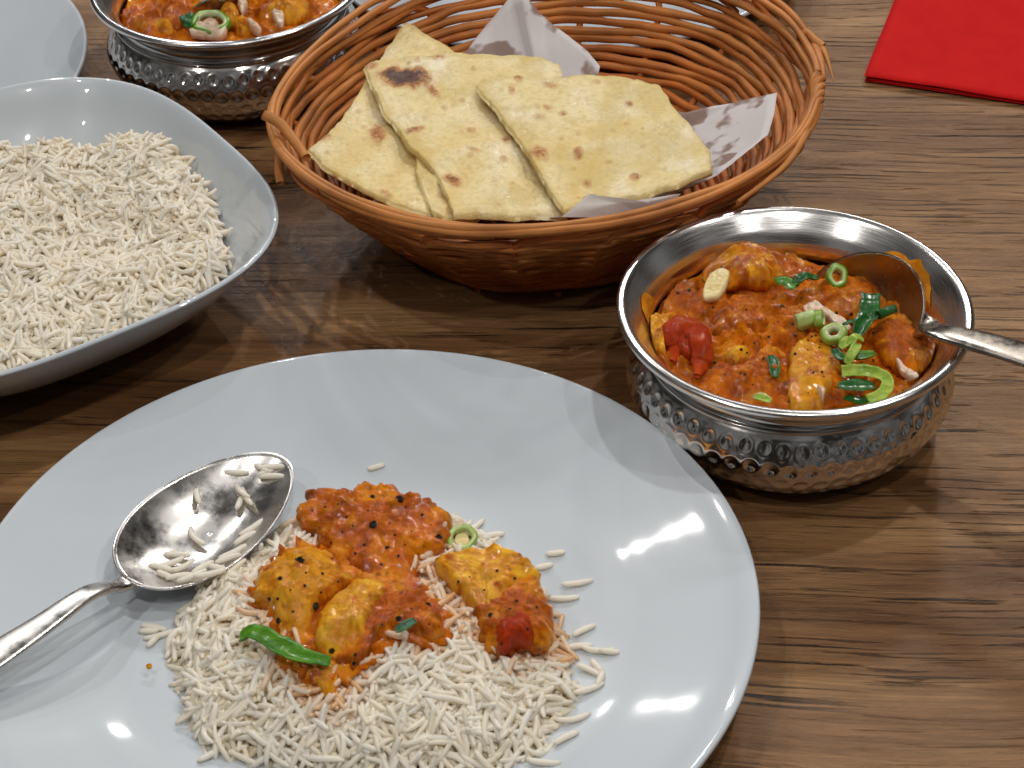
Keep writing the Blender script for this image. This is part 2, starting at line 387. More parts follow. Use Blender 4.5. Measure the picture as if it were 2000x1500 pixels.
# ------------------------------------------------------------------ square rice bowl
RB = np.array([-.2168, .7238]); RBA, RBN, RBT = .1067, 3.04, .5979
def se_r(th, n=RBN):
    c, s = np.abs(np.cos(th)), np.abs(np.sin(th)); return (c ** n + s ** n) ** (-1 / n)
RBP_OUT = [(.30, .0005), (.44, .0006), (.47, .002), (.56, .006), (.70, .0145), (.82, .0255), (.915, .037), (.975, .0465), (.995, .0495)]
RBP_IN = [(1.0, .0508), (.990, .0515), (.975, .0505), (.945, .0465), (.86, .0335), (.74, .0205), (.58, .0105), (.40, .0065), (.2, .0055), (.003, .0055)]
po = smooth_prof(RBP_OUT, 5); pi_ = smooth_prof(RBP_IN, 5); prof = np.vstack([po, pi_[0:]])
th = np.linspace(0, 2 * np.pi, 180, endpoint=False)
nn = 2.15 + (RBN - 2.15) * np.clip(prof[:, 0], 0, 1) ** 1.5
R = np.array([se_r(th, n) for n in nn]).T * prof[None, :, 0] * RBA
V = np.stack([RB[0] + R * np.cos(th + RBT)[:, None], RB[1] + R * np.sin(th + RBT)[:, None], np.broadcast_to(prof[None, :, 1], R.shape)], -1)
F = [f for f in gridF(180, len(prof), True)]; 
F.append(np.arange(180)[::-1] * len(prof)); F.append(np.arange(180) * len(prof) + len(prof) - 1)
tag(mk('square_bowl', V.reshape(-1, 3), F, M_cer, org=np.array([*RB, 0])), 'rounded square white bowl filled with rice at the left edge', 'bowl')

# ------------------------------------------------------------------ hammered steel bowls
def make_handi(cx, cy, label, seed=0):
    t = empty('hammered_bowl', (cx, cy, 0)); tag(t, label, 'serving bowl', 'hammered steel curry bowls')
    c = (cx, cy)
    pr = smooth_prof([(.044, .0008), (.0487, .0020), (.0545, .0066), (.0602, .0128), (.0643, .0200), (.0654, .0268), (.0632, .0330), (.0605, .0372), (.0588, .0392)], 12)
    n = 720; V, F, th = lathe_pts(pr, n, c)
    r = np.hypot(V[..., 0] - cx, V[..., 1] - cy); z = V[..., 2]; TH = np.broadcast_to(th[:, None], r.shape); D = np.zeros_like(r)
    for k, (zr, dep, wd) in enumerate([(.0340, .00055, .0019), (.0266, .00085, .0023), (.0188, .00095, .0025), (.0112, .00090, .0024)]):
        N = 54; ph = (k % 2) * .5; a = TH * N / (2 * np.pi) + ph; ia = np.floor(a + .5); da = (a - ia) * 2 * np.pi / N * .065
        j1 = np.sin(ia * 12.9898 + k * 78.2 + seed); j2 = np.sin(ia * 39.3 + k * 11.7 + seed)
        d2 = ((da + .0005 * j1) / wd) ** 2 + ((z - zr + .0005 * j2) / (wd * .95)) ** 2
        D += dep * (1 + .3 * j1) * np.exp(-d2 ** 1.5) - dep * .25 * np.exp(-((np.sqrt(d2) - 1.45) / .35) ** 2)
    D += .00012 * np.sin(TH * 9 + seed)
    k = (r - D) / r; V = V.copy(); V[..., 0] = cx + (V[..., 0] - cx) * k; V[..., 1] = cy + (V[..., 1] - cy) * k
    F = [f for f in F]; F.append(np.arange(n)[::-1] * len(pr))
    mk('body', V.reshape(-1, 3), F, M_hammer, t)
    pn = smooth_prof([(.0588, .0390), (.0597, .0399), (.0597, .0409), (.0586, .0416), (.0577, .0432), (.0578, .0452), (.0592, .0478), (.0617, .0506), (.0650, .0532), (.0676, .0545)], 5)
    V, F, _ = lathe_pts(pn, 200, c); mk('neck', V.reshape(-1, 3), F, M_steel, t)
    rim = smooth_prof([(.0675, .0544), (.0692, .0548), (.0700, .0562), (.0697, .0577), (.0683, .0585), (.0666, .0581), (.0648, .0566), (.0622, .0538), (.0596, .0508), (.0576, .0474)], 5)
    V, F, _ = lathe_pts(rim, 200, c); mk('rim', V.reshape(-1, 3), F, M_brush, t)
    ins = smooth_prof([(.0576, .0475), (.0566, .0440), (.0575, .0400), (.0605, .0340), (.0625, .0260), (.0580, .0150), (.0515, .0075), (.03, .0035), (.001, .0035)], 6)
    V, F, _ = lathe_pts(ins, 160, c); mk('inner_wall', V.reshape(-1, 3), F, M_brush, t)
    return t
NB = np.array([.1120, .6323]); FB = np.array([-.1387, .9271])
make_handi(*NB, 'hammered steel bowl of curry in front, right of the plate, with a spoon in it', 1.)
make_handi(*FB, 'hammered steel curry bowl at the back left, cut by the top edge', 5.)

# ------------------------------------------------------------------ curry surface and pieces
CURRY_Z = .0415
def curry_h(x, y, c, seed):
    X, Y = x - c[0], y - c[1]
    h = .0030 * n2(X, Y, 70, seed, 2) + .0024 * n2(X, Y, 160, seed + 3, 3)
    lump = np.zeros_like(X); r = np.random.default_rng(int(seed * 10))
    for i in range(46):
        a, q = r.uniform(0, 2 * np.pi), .055 * np.sqrt(r.uniform(0, 1)); sx, sy = r.uniform(.004, .010, 2); rot = r.uniform(0, 3.14)
        u, v_ = X - q * math.cos(a), Y - q * math.sin(a); cu, su = math.cos(rot), math.sin(rot)
        d = np.sqrt(((cu * u + su * v_) / sx) ** 2 + ((-su * u + cu * v_) / sy) ** 2)
        lump = np.maximum(lump, r.uniform(.002, .0048) * (1 - sstep(.55, 1.15, d)))
    rr = np.hypot(X, Y)
    return CURRY_Z + h + lump + .0035 * (1 - (rr / .057) ** 2)
def make_curry(c, seed, label, nr=110, na=420):
    R = np.linspace(0.0006, .0570, nr); A = np.linspace(0, 2 * np.pi, na, endpoint=False)
    RR, AA = np.meshgrid(R, A, indexing='ij'); x = c[0] + RR * np.cos(AA); y = c[1] + RR * np.sin(AA)
    z = curry_h(x, y, c, seed) - .003 * sstep(.0545, .0570, RR)
    # small folds in the sauce
    z += .0010 * np.abs(n2(x, y, 260, seed + 6, 3)) + .0005 * n2(x, y, 520, seed + 9, 2)
    V = np.stack([x, y, z], -1).reshape(-1, 3); F = [f for f in gridF(nr, na, False, True)]
    low = np.stack([c[0] + .05 * np.cos(A), c[1] + .05 * np.sin(A), np.full(na, .008)], -1)
    b = len(V); V = np.vstack([V, low]); i = np.arange(na); j = (i + 1) % na; o = (nr - 1) * na
    F += [q for q in np.stack([o + i, b + i, b + j, o + j], -1)]; F.append(np.arange(na)[::-1] + b); F.append(np.arange(na))
    o = mk('curry', V, F, M_curry, org=np.array([*c, .008]), cols={'yel': np.zeros(len(V))})
    return tag(o, label, 'curry')

def blob(name, P, zb, h, mat, rough=1.0, edge=.004, thick=.004, parent=None, rings=26, na=140, yel=0., tilt=(0, 0), seed=None, org=None, flat=0., pole=None, facet=0):
    """rounded lump over a traced outline: P is a world outline at height zb; h the rise of its middle"""
    P = np.asarray(P, float); c = P.mean(0) if pole is None else np.asarray(pole)
    # closed outline resampled smoothly
    n = len(P); Q = []
    for i in range(n):
        a, b, d, e = P[i - 1], P[i], P[(i + 1) % n], P[(i + 2) % n]
        for t in np.linspace(0, 1, 8, endpoint=False):
            Q.append(.5 * ((2 * b) + (-a + d) * t + (2 * a - 5 * b + 4 * d - e) * t * t + (-a + 3 * b - 3 * d + e) * t ** 3))
    Q = np.array(Q); L = np.concatenate([[0], np.cumsum(np.linalg.norm(np.diff(np.vstack([Q, Q[:1]]), axis=0), axis=1))])
    s = np.linspace(0, L[-1], na, endpoint=False); QQ = np.vstack([Q, Q[:1]]); O = np.stack([np.interp(s, L, QQ[:, k]) for k in range(3)], -1)
    seed = float(abs(c[0] * 911 + c[1] * 577) % 50) if seed is None else seed
    fc = []
    if facet:
        gq = np.random.default_rng(int(seed * 13) + 1); R0 = np.linalg.norm(O[:, :2] - c[:2], axis=1).mean()
        for q in range(facet):
            a_ = 2 * np.pi * (q + gq.uniform(-.3, .3)) / facet; fc.append((math.cos(a_), math.sin(a_), R0 * gq.uniform(.3, .7), gq.uniform(.25, .6)))
    wob = 1 + .075 * rough * n2(O[:, 0], O[:, 1], 330, seed, 3)[:, None]
    O = c + (O - c) * wob
    size = np.linalg.norm(O[:, :2] - c[:2], axis=1)
    T = np.linspace(0.0, 1, rings)[1:] ** .85
    V = []
    for t in T:
        p = c[None] + (O - c[None]) * t; dist = size * (1 - t); e = np.clip(dist / edge, 0, 1)
        prof_ = np.sqrt(1 - (1 - e) ** 2); dome = (1 - t ** 2) * (1 - flat)
        z = p[:, 2] + h * (.55 * prof_ + .45 * dome) + tilt[0] * (p[:, 0] - c[0]) + tilt[1] * (p[:, 1] - c[1])
        for (fx, fy, fd, fs) in fc: z = z - prof_ * fs * np.clip((p[:, 0] - c[0]) * fx + (p[:, 1] - c[1]) * fy - fd, 0, 1)
        z += rough * prof_ * (.0013 * n2(p[:, 0], p[:, 1], 100, seed + 1, 2) + .0010 * n2(p[:, 0], p[:, 1], 210, seed + 5, 3) + .0006 * np.abs(n2(p[:, 0], p[:, 1], 420, seed + 8, 2)))
        V.append(np.stack([p[:, 0], p[:, 1], z], -1))
    top = np.array([c[0], c[1], V[0][:, 2].mean()]); low = []
    for t in (.93, .6, .05):
        p = c[None] + (O - c[None]) * t; low.append(np.stack([p[:, 0], p[:, 1], p[:, 2] - thick * (1 - t * .35) ** .5 + 0 * t], -1))
    nt = len(T); VV = np.concatenate([np.array(V).reshape(-1, 3), np.array(low).reshape(-1, 3), [top]])
    for bc in (NB, FB):   # food stays inside the bowl wall
        dx, dy = VV[:, 0] - bc[0], VV[:, 1] - bc[1]; rr_ = np.hypot(dx, dy)
        if rr_.min() < .05: k_ = np.where(VV[:, 2] < .050, np.minimum(1, .0562 / np.maximum(rr_, 1e-6)), 1); VV[:, 0], VV[:, 1] = bc[0] + dx * k_, bc[1] + dy * k_
    F = [f for f in gridF(nt + 3, na, False, True)]
    i = np.arange(na); j = (i + 1) % na; F += [np.array(q) for q in zip([len(VV) - 1] * na, j, i)]
    # orientation: rings go outward -> reverse so that the top faces up
    F = [f if len(f) == 3 else f[::-1] for f in F]; F.append((np.arange(na) + (nt + 2) * na)[::-1])
    ycol = np.clip(yel * (1 + 1.3 * n2(VV[:, 0], VV[:, 1], 150, seed + 2, 3)) - .9 * np.abs(n2(VV[:, 0], VV[:, 1], 260, seed + 4, 2)), 0, 1)
    area = .5 * np.sum(O[:, 0] * np.roll(O[:, 1], -1) - O[:, 1] * np.roll(O[:, 0], -1))
    if area < 0: F = [f[::-1] for f in F]
    return mk(name, VV, F, mat, parent, cols={'yel': ycol}, org=org)

def z4(P, z): return ats([(1180 + a / 2.5, 380 + b / 2.5) for a, b in P], z)
def z6(P, z): return ats([(400 + a / 2.381, 900 + b / 2.381) for a, b in P], z)
def z5(P, z): return ats([(150 + a / 3.333, b / 3.333) for a, b in P], z)

def ring(name, c, R, h, mat, axis=(0, 0, 1), hole=.6, squash=1., a0=0, a1=360, rot=0, k_in=.25, k_out=.8, parent=None, twist=0.):
    """slice of a spring onion: short hollow cylinder (or an arc of it)"""
    ax = Vector(axis).normalized(); q = ax.to_track_quat('Z', 'Y').to_matrix(); q = np.array(q)
    full = abs(a1 - a0) >= 360; na = 40; A = np.radians(np.linspace(a0, a1, na, endpoint=not full)) + math.radians(rot)
    w = R * (1 - hole); sec = [(R - w, -h / 2 + w * .2), (R - w * .8, -h / 2), (R - w * .2, -h / 2), (R, -h / 2 + w * .25), (R, h / 2 - w * .25), (R - w * .2, h / 2), (R - w * .8, h / 2), (R - w, h / 2 - w * .2)]
    kk = [k_in, k_in, k_out, 1 * k_out, 1 * k_out, k_out, k_in, k_in]
    V, K = [], []
    for a in A:
        for (r, zz), k in zip(sec, kk):
            wob = 1 + .09 * math.sin(2 * a + c[0] * 900) + .04 * math.sin(5 * a + c[1] * 700)
            V.append((r * wob * math.cos(a), r * wob * math.sin(a) * squash, zz + twist * math.sin(a * 2) * h)); K.append(k)
    V = np.array(V) @ q.T + np.asarray(c)
    F = [f for f in gridF(len(A), 8, full, True)]
    if not full: F += [np.arange(8)[::-1], np.arange(8) + (len(A) - 1) * 8]
    return mk(name, V, F, mat, parent, org=None, cols={'k': K})
def strip(name, path, wd, th_, mat, up=(0, 0, 1), cup=.3, parent=None, tip=True):
    """curved leaf strip: a thin cupped band with pointed or cut ends"""
    P = spline(path, 6); m = len(P); T = np.gradient(P, axis=0); T /= np.linalg.norm(T, axis=1)[:, None]
    S = np.cross(T, np.array(up)); S /= np.linalg.norm(S, axis=1)[:, None]; N = np.cross(S, T)
    t = np.linspace(0, 1, m); w_ = wd / 2 * (np.sin(np.pi * np.clip(t * .9 + .05, 0, 1)) ** .4 if tip else np.ones(m))
    w_ = w_ * (1 + .18 * n2(P[:, 0], P[:, 1], 260, 3.3, 3)); P = P + N * (.0006 * n2(P[:, 0], P[:, 1], 300, 8.1, 2))[:, None]
    u = np.linspace(-1, 1, 7); V = []
    for sgn in (1, -1):
        for uu in (u if sgn > 0 else u[::-1]):
            V.append(P + S * (w_ * uu)[:, None] + N * ((cup * wd * (uu * uu - .5)) * (w_ / (wd / 2)) + sgn * th_ / 2 * (1 - .7 * uu * uu) + .0002 * np.sin(uu * 9))[:, None])
    V = np.array(V).transpose(1, 0, 2).reshape(-1, 3); F = [f for f in gridF(m, 14, False, True)]; F += [np.arange(14)[::-1], np.arange(14) + (m - 1) * 14]
    return mk(name, V, F, mat, parent, cols={'k': np.full(len(V), .6)})

G_CH = 'chicken pieces in curry'
make_curry(NB, 1.3, 'chunky orange brown curry filling the front steel bowl')
Zc = .047
b = blob('chicken_piece', z4([(480, 400), (550, 320), (640, 285), (720, 240), (775, 258), (810, 310), (870, 360), (880, 410), (800, 440), (690, 440), (580, 440)], Zc + .002), 0, .0085, M_sauce2, 1.3, .004, yel=.42, facet=4, flat=.3)
tag(b, 'tallest sauced chicken piece, at the back left of the front curry bowl', 'chicken piece', G_CH)
b = blob('chicken_piece', z4([(905, 800), (930, 755), (990, 725), (1070, 735), (1115, 790), (1160, 860), (1135, 930), (1075, 975), (1060, 1040), (905, 1040)], Zc - .001), 0, .008, M_chick, .7, .0022, flat=.8, yel=.45, thick=.008)
tag(b, 'blocky orange chicken cube at the near rim of the front curry bowl', 'chicken piece', G_CH)
b = blob('chicken_piece', z4([(940, 520), (1000, 450), (1090, 470), (1170, 425), (1280, 400), (1370, 425), (1410, 490), (1405, 560), (1330, 600), (1200, 615), (1080, 590), (980, 575)], Zc), 0, .0070, M_curry, 1.4, .004, yel=.22, facet=4, flat=.5)
tag(b, 'brown glazed chicken piece beside the spoon bowl in the front curry', 'chicken piece', G_CH)
b = blob('chicken_piece', z4([(1310, 650), (1420, 600), (1520, 650), (1620, 715), (1615, 790), (1540, 860), (1450, 880), (1360, 810), (1300, 730)], Zc - .001), 0, .0065, M_sauce2, 1.4, .006, yel=.1)
tag(b, 'wide sauce covered chicken piece under the spoon handle in the front bowl', 'chicken piece', G_CH)
b = blob('chicken_piece', z4([(200, 650), (240, 600), (330, 600), (340, 640), (290, 700), (300, 790), (270, 785), (225, 720)], Zc - .002), 0, .005, M_chick, 1.3, .004, yel=.5)
tag(b, 'ragged yellow chicken piece left of the tomato in the front bowl', 'chicken piece', G_CH)
b = blob('chicken_piece', z4([(590, 790), (640, 758), (712, 768), (690, 800), (640, 815)], Zc - .001), 0, .004, M_chick, .7, .003, yel=1.)
tag(b, 'small bright yellow chicken scrap in the middle of the front curry', 'chicken piece', G_CH)
b = blob('chicken_piece', z4([(520, 640), (560, 590), (660, 560), (760, 600), (900, 560), (930, 630), (850, 700), (700, 700), (560, 700)], Zc - .003), 0, .006, M_curry, 1.6, .006, yel=.15)
tag(b, 'low sauce soaked chicken piece at the centre of the front curry', 'chicken piece', G_CH)
b = blob('chicken_piece', z4([(700, 830), (780, 760), (890, 780), (900, 900), (830, 960), (700, 960), (640, 900)], Zc - .003), 0, .006, M_sauce2, 1.5, .006, yel=.0)
tag(b, 'dark sauced chicken piece left of the blocky cube in the front bowl', 'chicken piece', G_CH)
b = blob('garlic_piece', z4([(484, 497), (490, 445), (520, 400), (575, 378), (612, 395), (600, 445), (565, 490), (520, 503)], Zc + .0035), 0, .0022, M_garlic, .4, .0015, tilt=(0, .15), flat=.8)
tag(b, 'pale cream garlic slice on the back left of the front curry', 'garlic')
pth = np.vstack([z4([(325, 795), (345, 730)], Zc), z4([(330, 665), (385, 620), (450, 660), (480, 730)], Zc + .0035), z4([(475, 800), (455, 860)], Zc)])
tp = spline(pth, 7); V, F, uv = tube(tp, np.interp(np.linspace(0, 1, len(tp)), [0, .15, .4, .6, .85, 1], [.0018, .0036, .0046, .0050, .0040, .0015]), 20, .75, bumpy=.42)
tag(mk('tomato_piece', V - [0, 0, .0026], F, M_tom, cols={'yel': np.zeros(len(V))}), 'curled red tomato piece at the left of the front curry bowl', 'tomato')
blob_t = blob('tomato_piece', z4([(330, 700), (390, 650), (450, 700), (430, 780), (370, 760)], Zc - .001), 0, .003, M_tom, 1.2, .003)
tag(blob_t, 'dark red tomato pulp inside the curled tomato piece, front bowl', 'tomato')

ON = 'cut spring onion on the front curry'
tag(ring('spring_onion_slice', z4([(1135, 400)], Zc + .007)[0], .0046, .0036, M_onion, (.2, -.6, .8), .5, 1.1)  , 'green spring onion ring just below the spoon edge in the front bowl', 'spring onion', ON)
tag(ring('spring_onion_slice', z4([(985, 612)], Zc + .0068)[0], .0036, .0075, M_onion, (1, .15, .25), .6, k_in=.4, k_out=.35), 'pale lying spring onion tube at the centre of the front curry', 'spring onion', ON)
tag(ring('spring_onion_slice', z4([(1050, 608)], Zc + .0072)[0], .0040, .0035, M_onion, (1, -.2, .3), .62, k_in=.3, k_out=.55), 'short lime tube touching the pale lying onion tube, front curry', 'spring onion', ON)
tag(ring('spring_onion_slice', z4([(1122, 682)], Zc + .0075)[0], .0050, .0045, M_onion, (-.25, -.35, .9), .35, .9, k_in=.05, k_out=.55), 'thick pale spring onion ring at the centre right of the front curry', 'spring onion', ON)
def z4v(P): return np.array([z4([(a, b)], z)[0] for a, b, z in P])
def leaf4(pts, zz, wd, mat, lab, **k):
    if not isinstance(zz, (list, tuple)): zz = [zz] * len(pts)
    tag(strip('spring_onion_leaf', z4v([(a, b, z) for (a, b), z in zip(pts, zz)]), wd, .0005, mat, **k), lab, 'spring onion', ON)
leaf4([(1300, 485), (1300, 535), (1285, 600)], [Zc + .009, Zc + .0095, Zc + .0078], .0075, M_leaf, 'broad dark green onion leaf above the centre right of the front curry', tip=False, cup=.12)
leaf4([(1325, 580), (1270, 620), (1235, 690)], [Zc + .010, Zc + .0095, Zc + .008], .0065, M_leaf, 'folded dark green onion leaf under the broad one, front curry', cup=.35)
leaf4([(1165, 637), (1215, 615), (1280, 588)], Zc + .0095, .0022, M_leaf, 'thin dark green onion sliver pointing left, front curry', cup=.2)
V, F, uv = tube(z4v([(1338, 590, Zc + .0095), (1380, 570, Zc + .010), (1425, 556, Zc + .0105)]), [.0020, .0019, .0017], 14)
tag(mk('spring_onion_leaf', V, F, M_leaf), 'narrow rolled green onion tube pointing at the spoon, front curry', 'spring onion', ON)
leaf4([(845, 432), (885, 420), (925, 455)], Zc + .0085, .0055, M_midgreen, 'light matt green onion leaf at the back of the front curry', cup=.15, tip=False)
leaf4([(930, 440), (975, 405), (1045, 408)], [Zc + .0082, Zc + .0105, Zc + .009], .0050, M_leaf, 'dark curled onion leaf beside the light matt one, front curry', cup=.4)
leaf4([(1195, 745), (1225, 695), (1265, 715)], [Zc + .0085, Zc + .011, Zc + .009], .0035, M_lime, 'small bright green onion hoop in the front curry', cup=.2)
leaf4([(1155, 750), (1175, 725), (1205, 700)], [Zc + .008, Zc + .0095, Zc + .0095], .0045, M_lime, 'pale green onion strip left of the small hoop, front curry', cup=.3)
leaf4([(1240, 725), (1215, 775), (1185, 825)], [Zc + .0105, Zc + .0095, Zc + .0075], .0042, M_lime, 'whitish green onion strip hanging down, front curry', cup=.3)
leaf4([(1215, 800), (1265, 790), (1325, 775)], Zc + .0085, .0050, M_midgreen, 'green onion strip with torn tip right of the hanging one, front curry', cup=.4)
leaf4([(1120, 755), (1145, 790), (1180, 800)], Zc + .0075, .0045, M_leaf, 'small dark green leaf left of the pale strips, front curry', cup=.3)
leaf4([(1160, 865), (1230, 858), (1330, 870), (1385, 910), (1360, 970), (1290, 1005)], [Zc + .006, Zc + .0072, Zc + .0075, Zc + .0070, Zc + .006, Zc + .005], .0048, M_lime, 'large lime green onion arch at the near rim of the front curry', up=(0, -.5, .85), cup=.2, tip=False)
leaf4([(1140, 930), (1220, 935), (1320, 935)], [Zc + .0052, Zc + .0058, Zc + .005], .0070, M_leaf, 'dark green onion leaf inside the large lime arch, front curry', cup=.15)
leaf4([(1170, 990), (1240, 1008), (1310, 1003)], Zc + .0035, .004, M_leaf, 'dark leaf edge below the large lime arch, front curry', cup=.2)
leaf4([(728, 985), (765, 992), (812, 1010)], Zc + .0035, .0048, M_lime, 'small yellow green onion piece at the near left rim, front curry', cup=.3)
leaf4([(812, 785), (830, 830), (835, 885)], Zc + .0040, .0045, M_leaf, 'dark green herb half sunk left of the blocky chicken cube', cup=.3)
b = blob('cream_streak', z4([(1425, 800), (1460, 830), (1530, 880), (1515, 893), (1465, 868), (1440, 845)], Zc + .0042), 0, .0008, M_cream, .8, .001, thick=.003)
tag(b, 'white cream streak at the right edge of the front curry', 'cream')
b = blob('cream_streak', z4([(975, 545), (1030, 520), (1090, 560), (1140, 590), (1200, 640), (1170, 665), (1080, 590), (1000, 575)], Zc + .0050), 0, .0010, M_cream, 1.2, .002, thick=.003)
tag(b, 'cream drizzle around the onion tubes in the front curry', 'cream')
b = blob('cream_streak', z4([(1040, 935), (1080, 950), (1068, 985), (1055, 960)], Zc + .006), 0, .0010, M_cream, .3, .001)
tag(b, 'tiny cream drip on the blocky chicken cube', 'cream')

# dried sauce on the inner wall of the front bowl
def inner_wall_pt(a, z, off=.0004):
    P = np.array([(.0576, .0474), (.0596, .0508), (.0622, .0538), (.0648, .0566), (.0666, .0581)]); r = np.interp(z, P[:, 1], P[:, 0]) if z > .0474 else .0576
    return np.array([NB[0] + (r - off) * math.cos(a), NB[1] + (r - off) * math.sin(a), z])
def smear(a0, a1, lo, hi, seed, label, n=90, m=26):
    V, K = [], []
    for i in range(n):
        a = math.radians(a0 + (a1 - a0) * i / (n - 1)); t = i / (n - 1)
        top = lo + (hi - lo) * (math.sin(math.pi * t) ** .4) * (.95 + .22 * float(n2([a * 3], [seed], 2.4, seed, 2)[0]))
        for j in range(m):
            z = lo + (top - lo) * j / (m - 1); e = min(1, (1 - j / (m - 1)) * 6, t * 10, (1 - t) * 10)
            V.append(inner_wall_pt(a, z, .0004 + .0006 * e * (1 + .6 * float(noise(np.array([a * 60, z * 900, seed]))))))
    V = np.array(V); o = mk('sauce_smear', V, [f for f in gridF(n, m)], M_smear, cols={'yel': np.full(len(V), .25)}, org=np.array([*NB, .03]))
    return tag(o, label, 'sauce smear')
smear(8, 54, .043, .0545, 2.2, 'dried orange sauce smeared on the right inner wall of the front bowl')
smear(158, 176, .043, .053, 6.2, 'thin sauce streak on the left inner wall of the front bowl')

# far bowl
make_curry(FB, 4.7, 'orange curry filling the steel bowl at the back', 80, 260)
for P, zz, h, m, y, lab in [
    ([(560, 170), (590, 40), (720, 0), (860, 20), (900, 100), (780, 130), (660, 200)], .046, .006, M_sauce2, .1, 'sauced chicken piece at the left of the back curry bowl'),
    ([(930, 80), (1000, 50), (1060, 90), (1040, 150), (960, 150)], .047, .006, M_chick, .1, 'small round chicken piece right of the onion ring in the back bowl'),
    ([(1230, 60), (1330, 0), (1480, 10), (1500, 80), (1400, 150), (1260, 130)], .047, .006, M_chick, .5, 'orange chicken piece at the right of the back curry bowl'),
    ([(1020, 170), (1080, 130), (1180, 180), (1130, 215), (1040, 215)], .045, .005, M_chick, .35, 'chicken piece at the near right rim of the back curry bowl'),
    ([(480, 190), (560, 170), (640, 190), (620, 225), (520, 215)], .045, .005, M_chick, .3, 'bright orange chicken piece at the near left rim of the back bowl')]:
    b = blob('chicken_piece', z5(P, zz), 0, h, m, 1.4, .005, yel=y, rings=18, na=90); tag(b, lab, 'chicken piece', G_CH)
tag(ring('spring_onion_slice', z5([(872, 150)], .0515)[0], .0092, .004, M_onion, (0, -.25, 1), .62, 1., k_in=.1, k_out=.9), 'large spring onion ring with white core in the back curry bowl', 'spring onion')
b = blob('spring_onion_core', z5([(820, 150), (845, 125), (875, 118), (910, 135), (920, 160), (890, 178), (850, 178)], .0515), 0, .0015, M_cream, .2, .002)
tag(b, 'white core filling the onion ring in the back curry bowl', 'spring onion')
tag(strip('spring_onion_leaf', np.array([z5([(q, r)], z)[0] for q, r, z in ((720, 180, .050), (735, 130, .053), (770, 90, .051))]), .009, .0006, M_leaf, cup=.3), 'dark green leaf beside the white cored onion ring, back bowl', 'spring onion')
for P, lab in [([(740, 200), (760, 150), (820, 170), (900, 190), (980, 170), (960, 215), (860, 215)], 'cream pool around the onion ring in the back curry bowl'),
               ([(1270, 80), (1310, 50), (1350, 90), (1340, 150), (1300, 140)], 'cream blot on the orange chicken in the back curry bowl'),
               ([(1110, 130), (1150, 140), (1200, 180), (1180, 195), (1130, 165)], 'thin cream streak near the right rim of the back bowl'),
               ([(1050, 10), (1100, 0), (1110, 30), (1080, 75), (1060, 60)], 'cream dab beside the spoon handle in the back bowl')]:
    tag(blob('cream_streak', z5(P, .0505), 0, .0018, M_cream, .8, .002, thick=.005, rings=12, na=60), lab, 'cream')

# ------------------------------------------------------------------ spoons
def spoon(tip, neck, end, roll, L, W, depth, label, hw0=.0032, hw1=.0085, mids=None, mat=None):
    """tip, neck, end: world points of the bowl tip, the bowl-handle joint and the handle end"""
    tip, neck, end = map(lambda v_: np.array(v_, float), (tip, neck, end)); mat = mat or M_spoon
    t = empty('spoon', tuple((tip + neck) / 2)); tag(t, label, 'spoon')
    X = tip - neck; L = np.linalg.norm(X); X /= L; Y = np.cross([0, 0, 1], X); Y /= np.linalg.norm(Y); Z = np.cross(X, Y)
    c_, s_ = math.cos(roll), math.sin(roll); Y, Z = Y * c_ + Z * s_, Z * c_ - Y * s_
    nr, na = 22, 72; a = np.linspace(0, 2 * np.pi, na, endpoint=False); O = []
    ox = .5 + .5 * np.cos(a); wy = np.sin(a) * (1 - .16 * np.cos(a)) # egg: wider towards the neck
    def sec(t_, off):
        x = (.5 + (ox - .5) * t_) * L; y = wy * t_ * W / 2; z = -depth * (1 - t_ ** 2.1) + off
        return neck + x[:, None] * X + y[:, None] * Y + np.asarray(z)[..., None] * Z
    T = np.linspace(.002, 1, nr); V = [sec(q, 0.) for q in T]; th_ = .0011
    V.append(sec(1.006, -th_ * .5)); V += [sec(q, -th_) for q in T[::-1]]
    V = np.array(V); m = len(V); V = V.reshape(-1, 3); F = [f for f in gridF(m, na, False, True)]; F += [np.arange(na)[::-1], np.arange(na) + (m - 1) * na]
    F = [f[::-1] for f in F]; mk('spoon_bowl', V, F, mat, t)
    P = [neck + X * L * .09 - Z * (depth * .36 + .0016), neck + X * L * .02 - Z * (depth * .08 + .0014), neck - X * .004 - Z * .0006] + (list(mids) if mids is not None else []) + [end]
    P = spline(P, 12); s = np.concatenate([[0], np.cumsum(np.linalg.norm(np.diff(P, axis=0), axis=1))]); s /= s[-1]
    wd = np.interp(s, [0, .05, .16, .45, 1], [hw0 * 1.25, hw0 * 1.1, hw0, hw0 * 1.35, hw1]); hh = np.interp(s, [0, .1, .3, 1], [.0008, .0017, .0016, .0011])
    Tn = np.gradient(P, axis=0); Tn /= np.linalg.norm(Tn, axis=1)[:, None]; S = np.cross([0, 0, 1], Tn); S /= np.linalg.norm(S, axis=1)[:, None]
    q_ = np.clip(s / .22, 0, 1); q_ = (q_ * q_ * (3 - 2 * q_))[:, None]; sg = np.sign((S @ Y).mean()) or 1; S = sg * Y[None] * (1 - q_) + S * q_
    N = np.cross(Tn, S); N /= np.linalg.norm(N, axis=1)[:, None]; S = np.cross(N, Tn)
    k = 20; an = np.linspace(0, 2 * np.pi, k, endpoint=False); ca, sa = np.cos(an), np.sin(an)
    sq = lambda v_: np.sign(v_) * np.abs(v_) ** .75
    V = P[:, None] + S[:, None] * (wd[:, None] * sq(ca)[None])[..., None] + N[:, None] * (hh[:, None] * sq(sa)[None])[..., None]
    F = [f for f in gridF(len(P), k, False, True)] + [np.arange(k)[::-1], np.arange(k) + (len(P) - 1) * k]
    mk('handle', V.reshape(-1, 3), F, mat, t); return t, (neck, X, Y, Z, L)

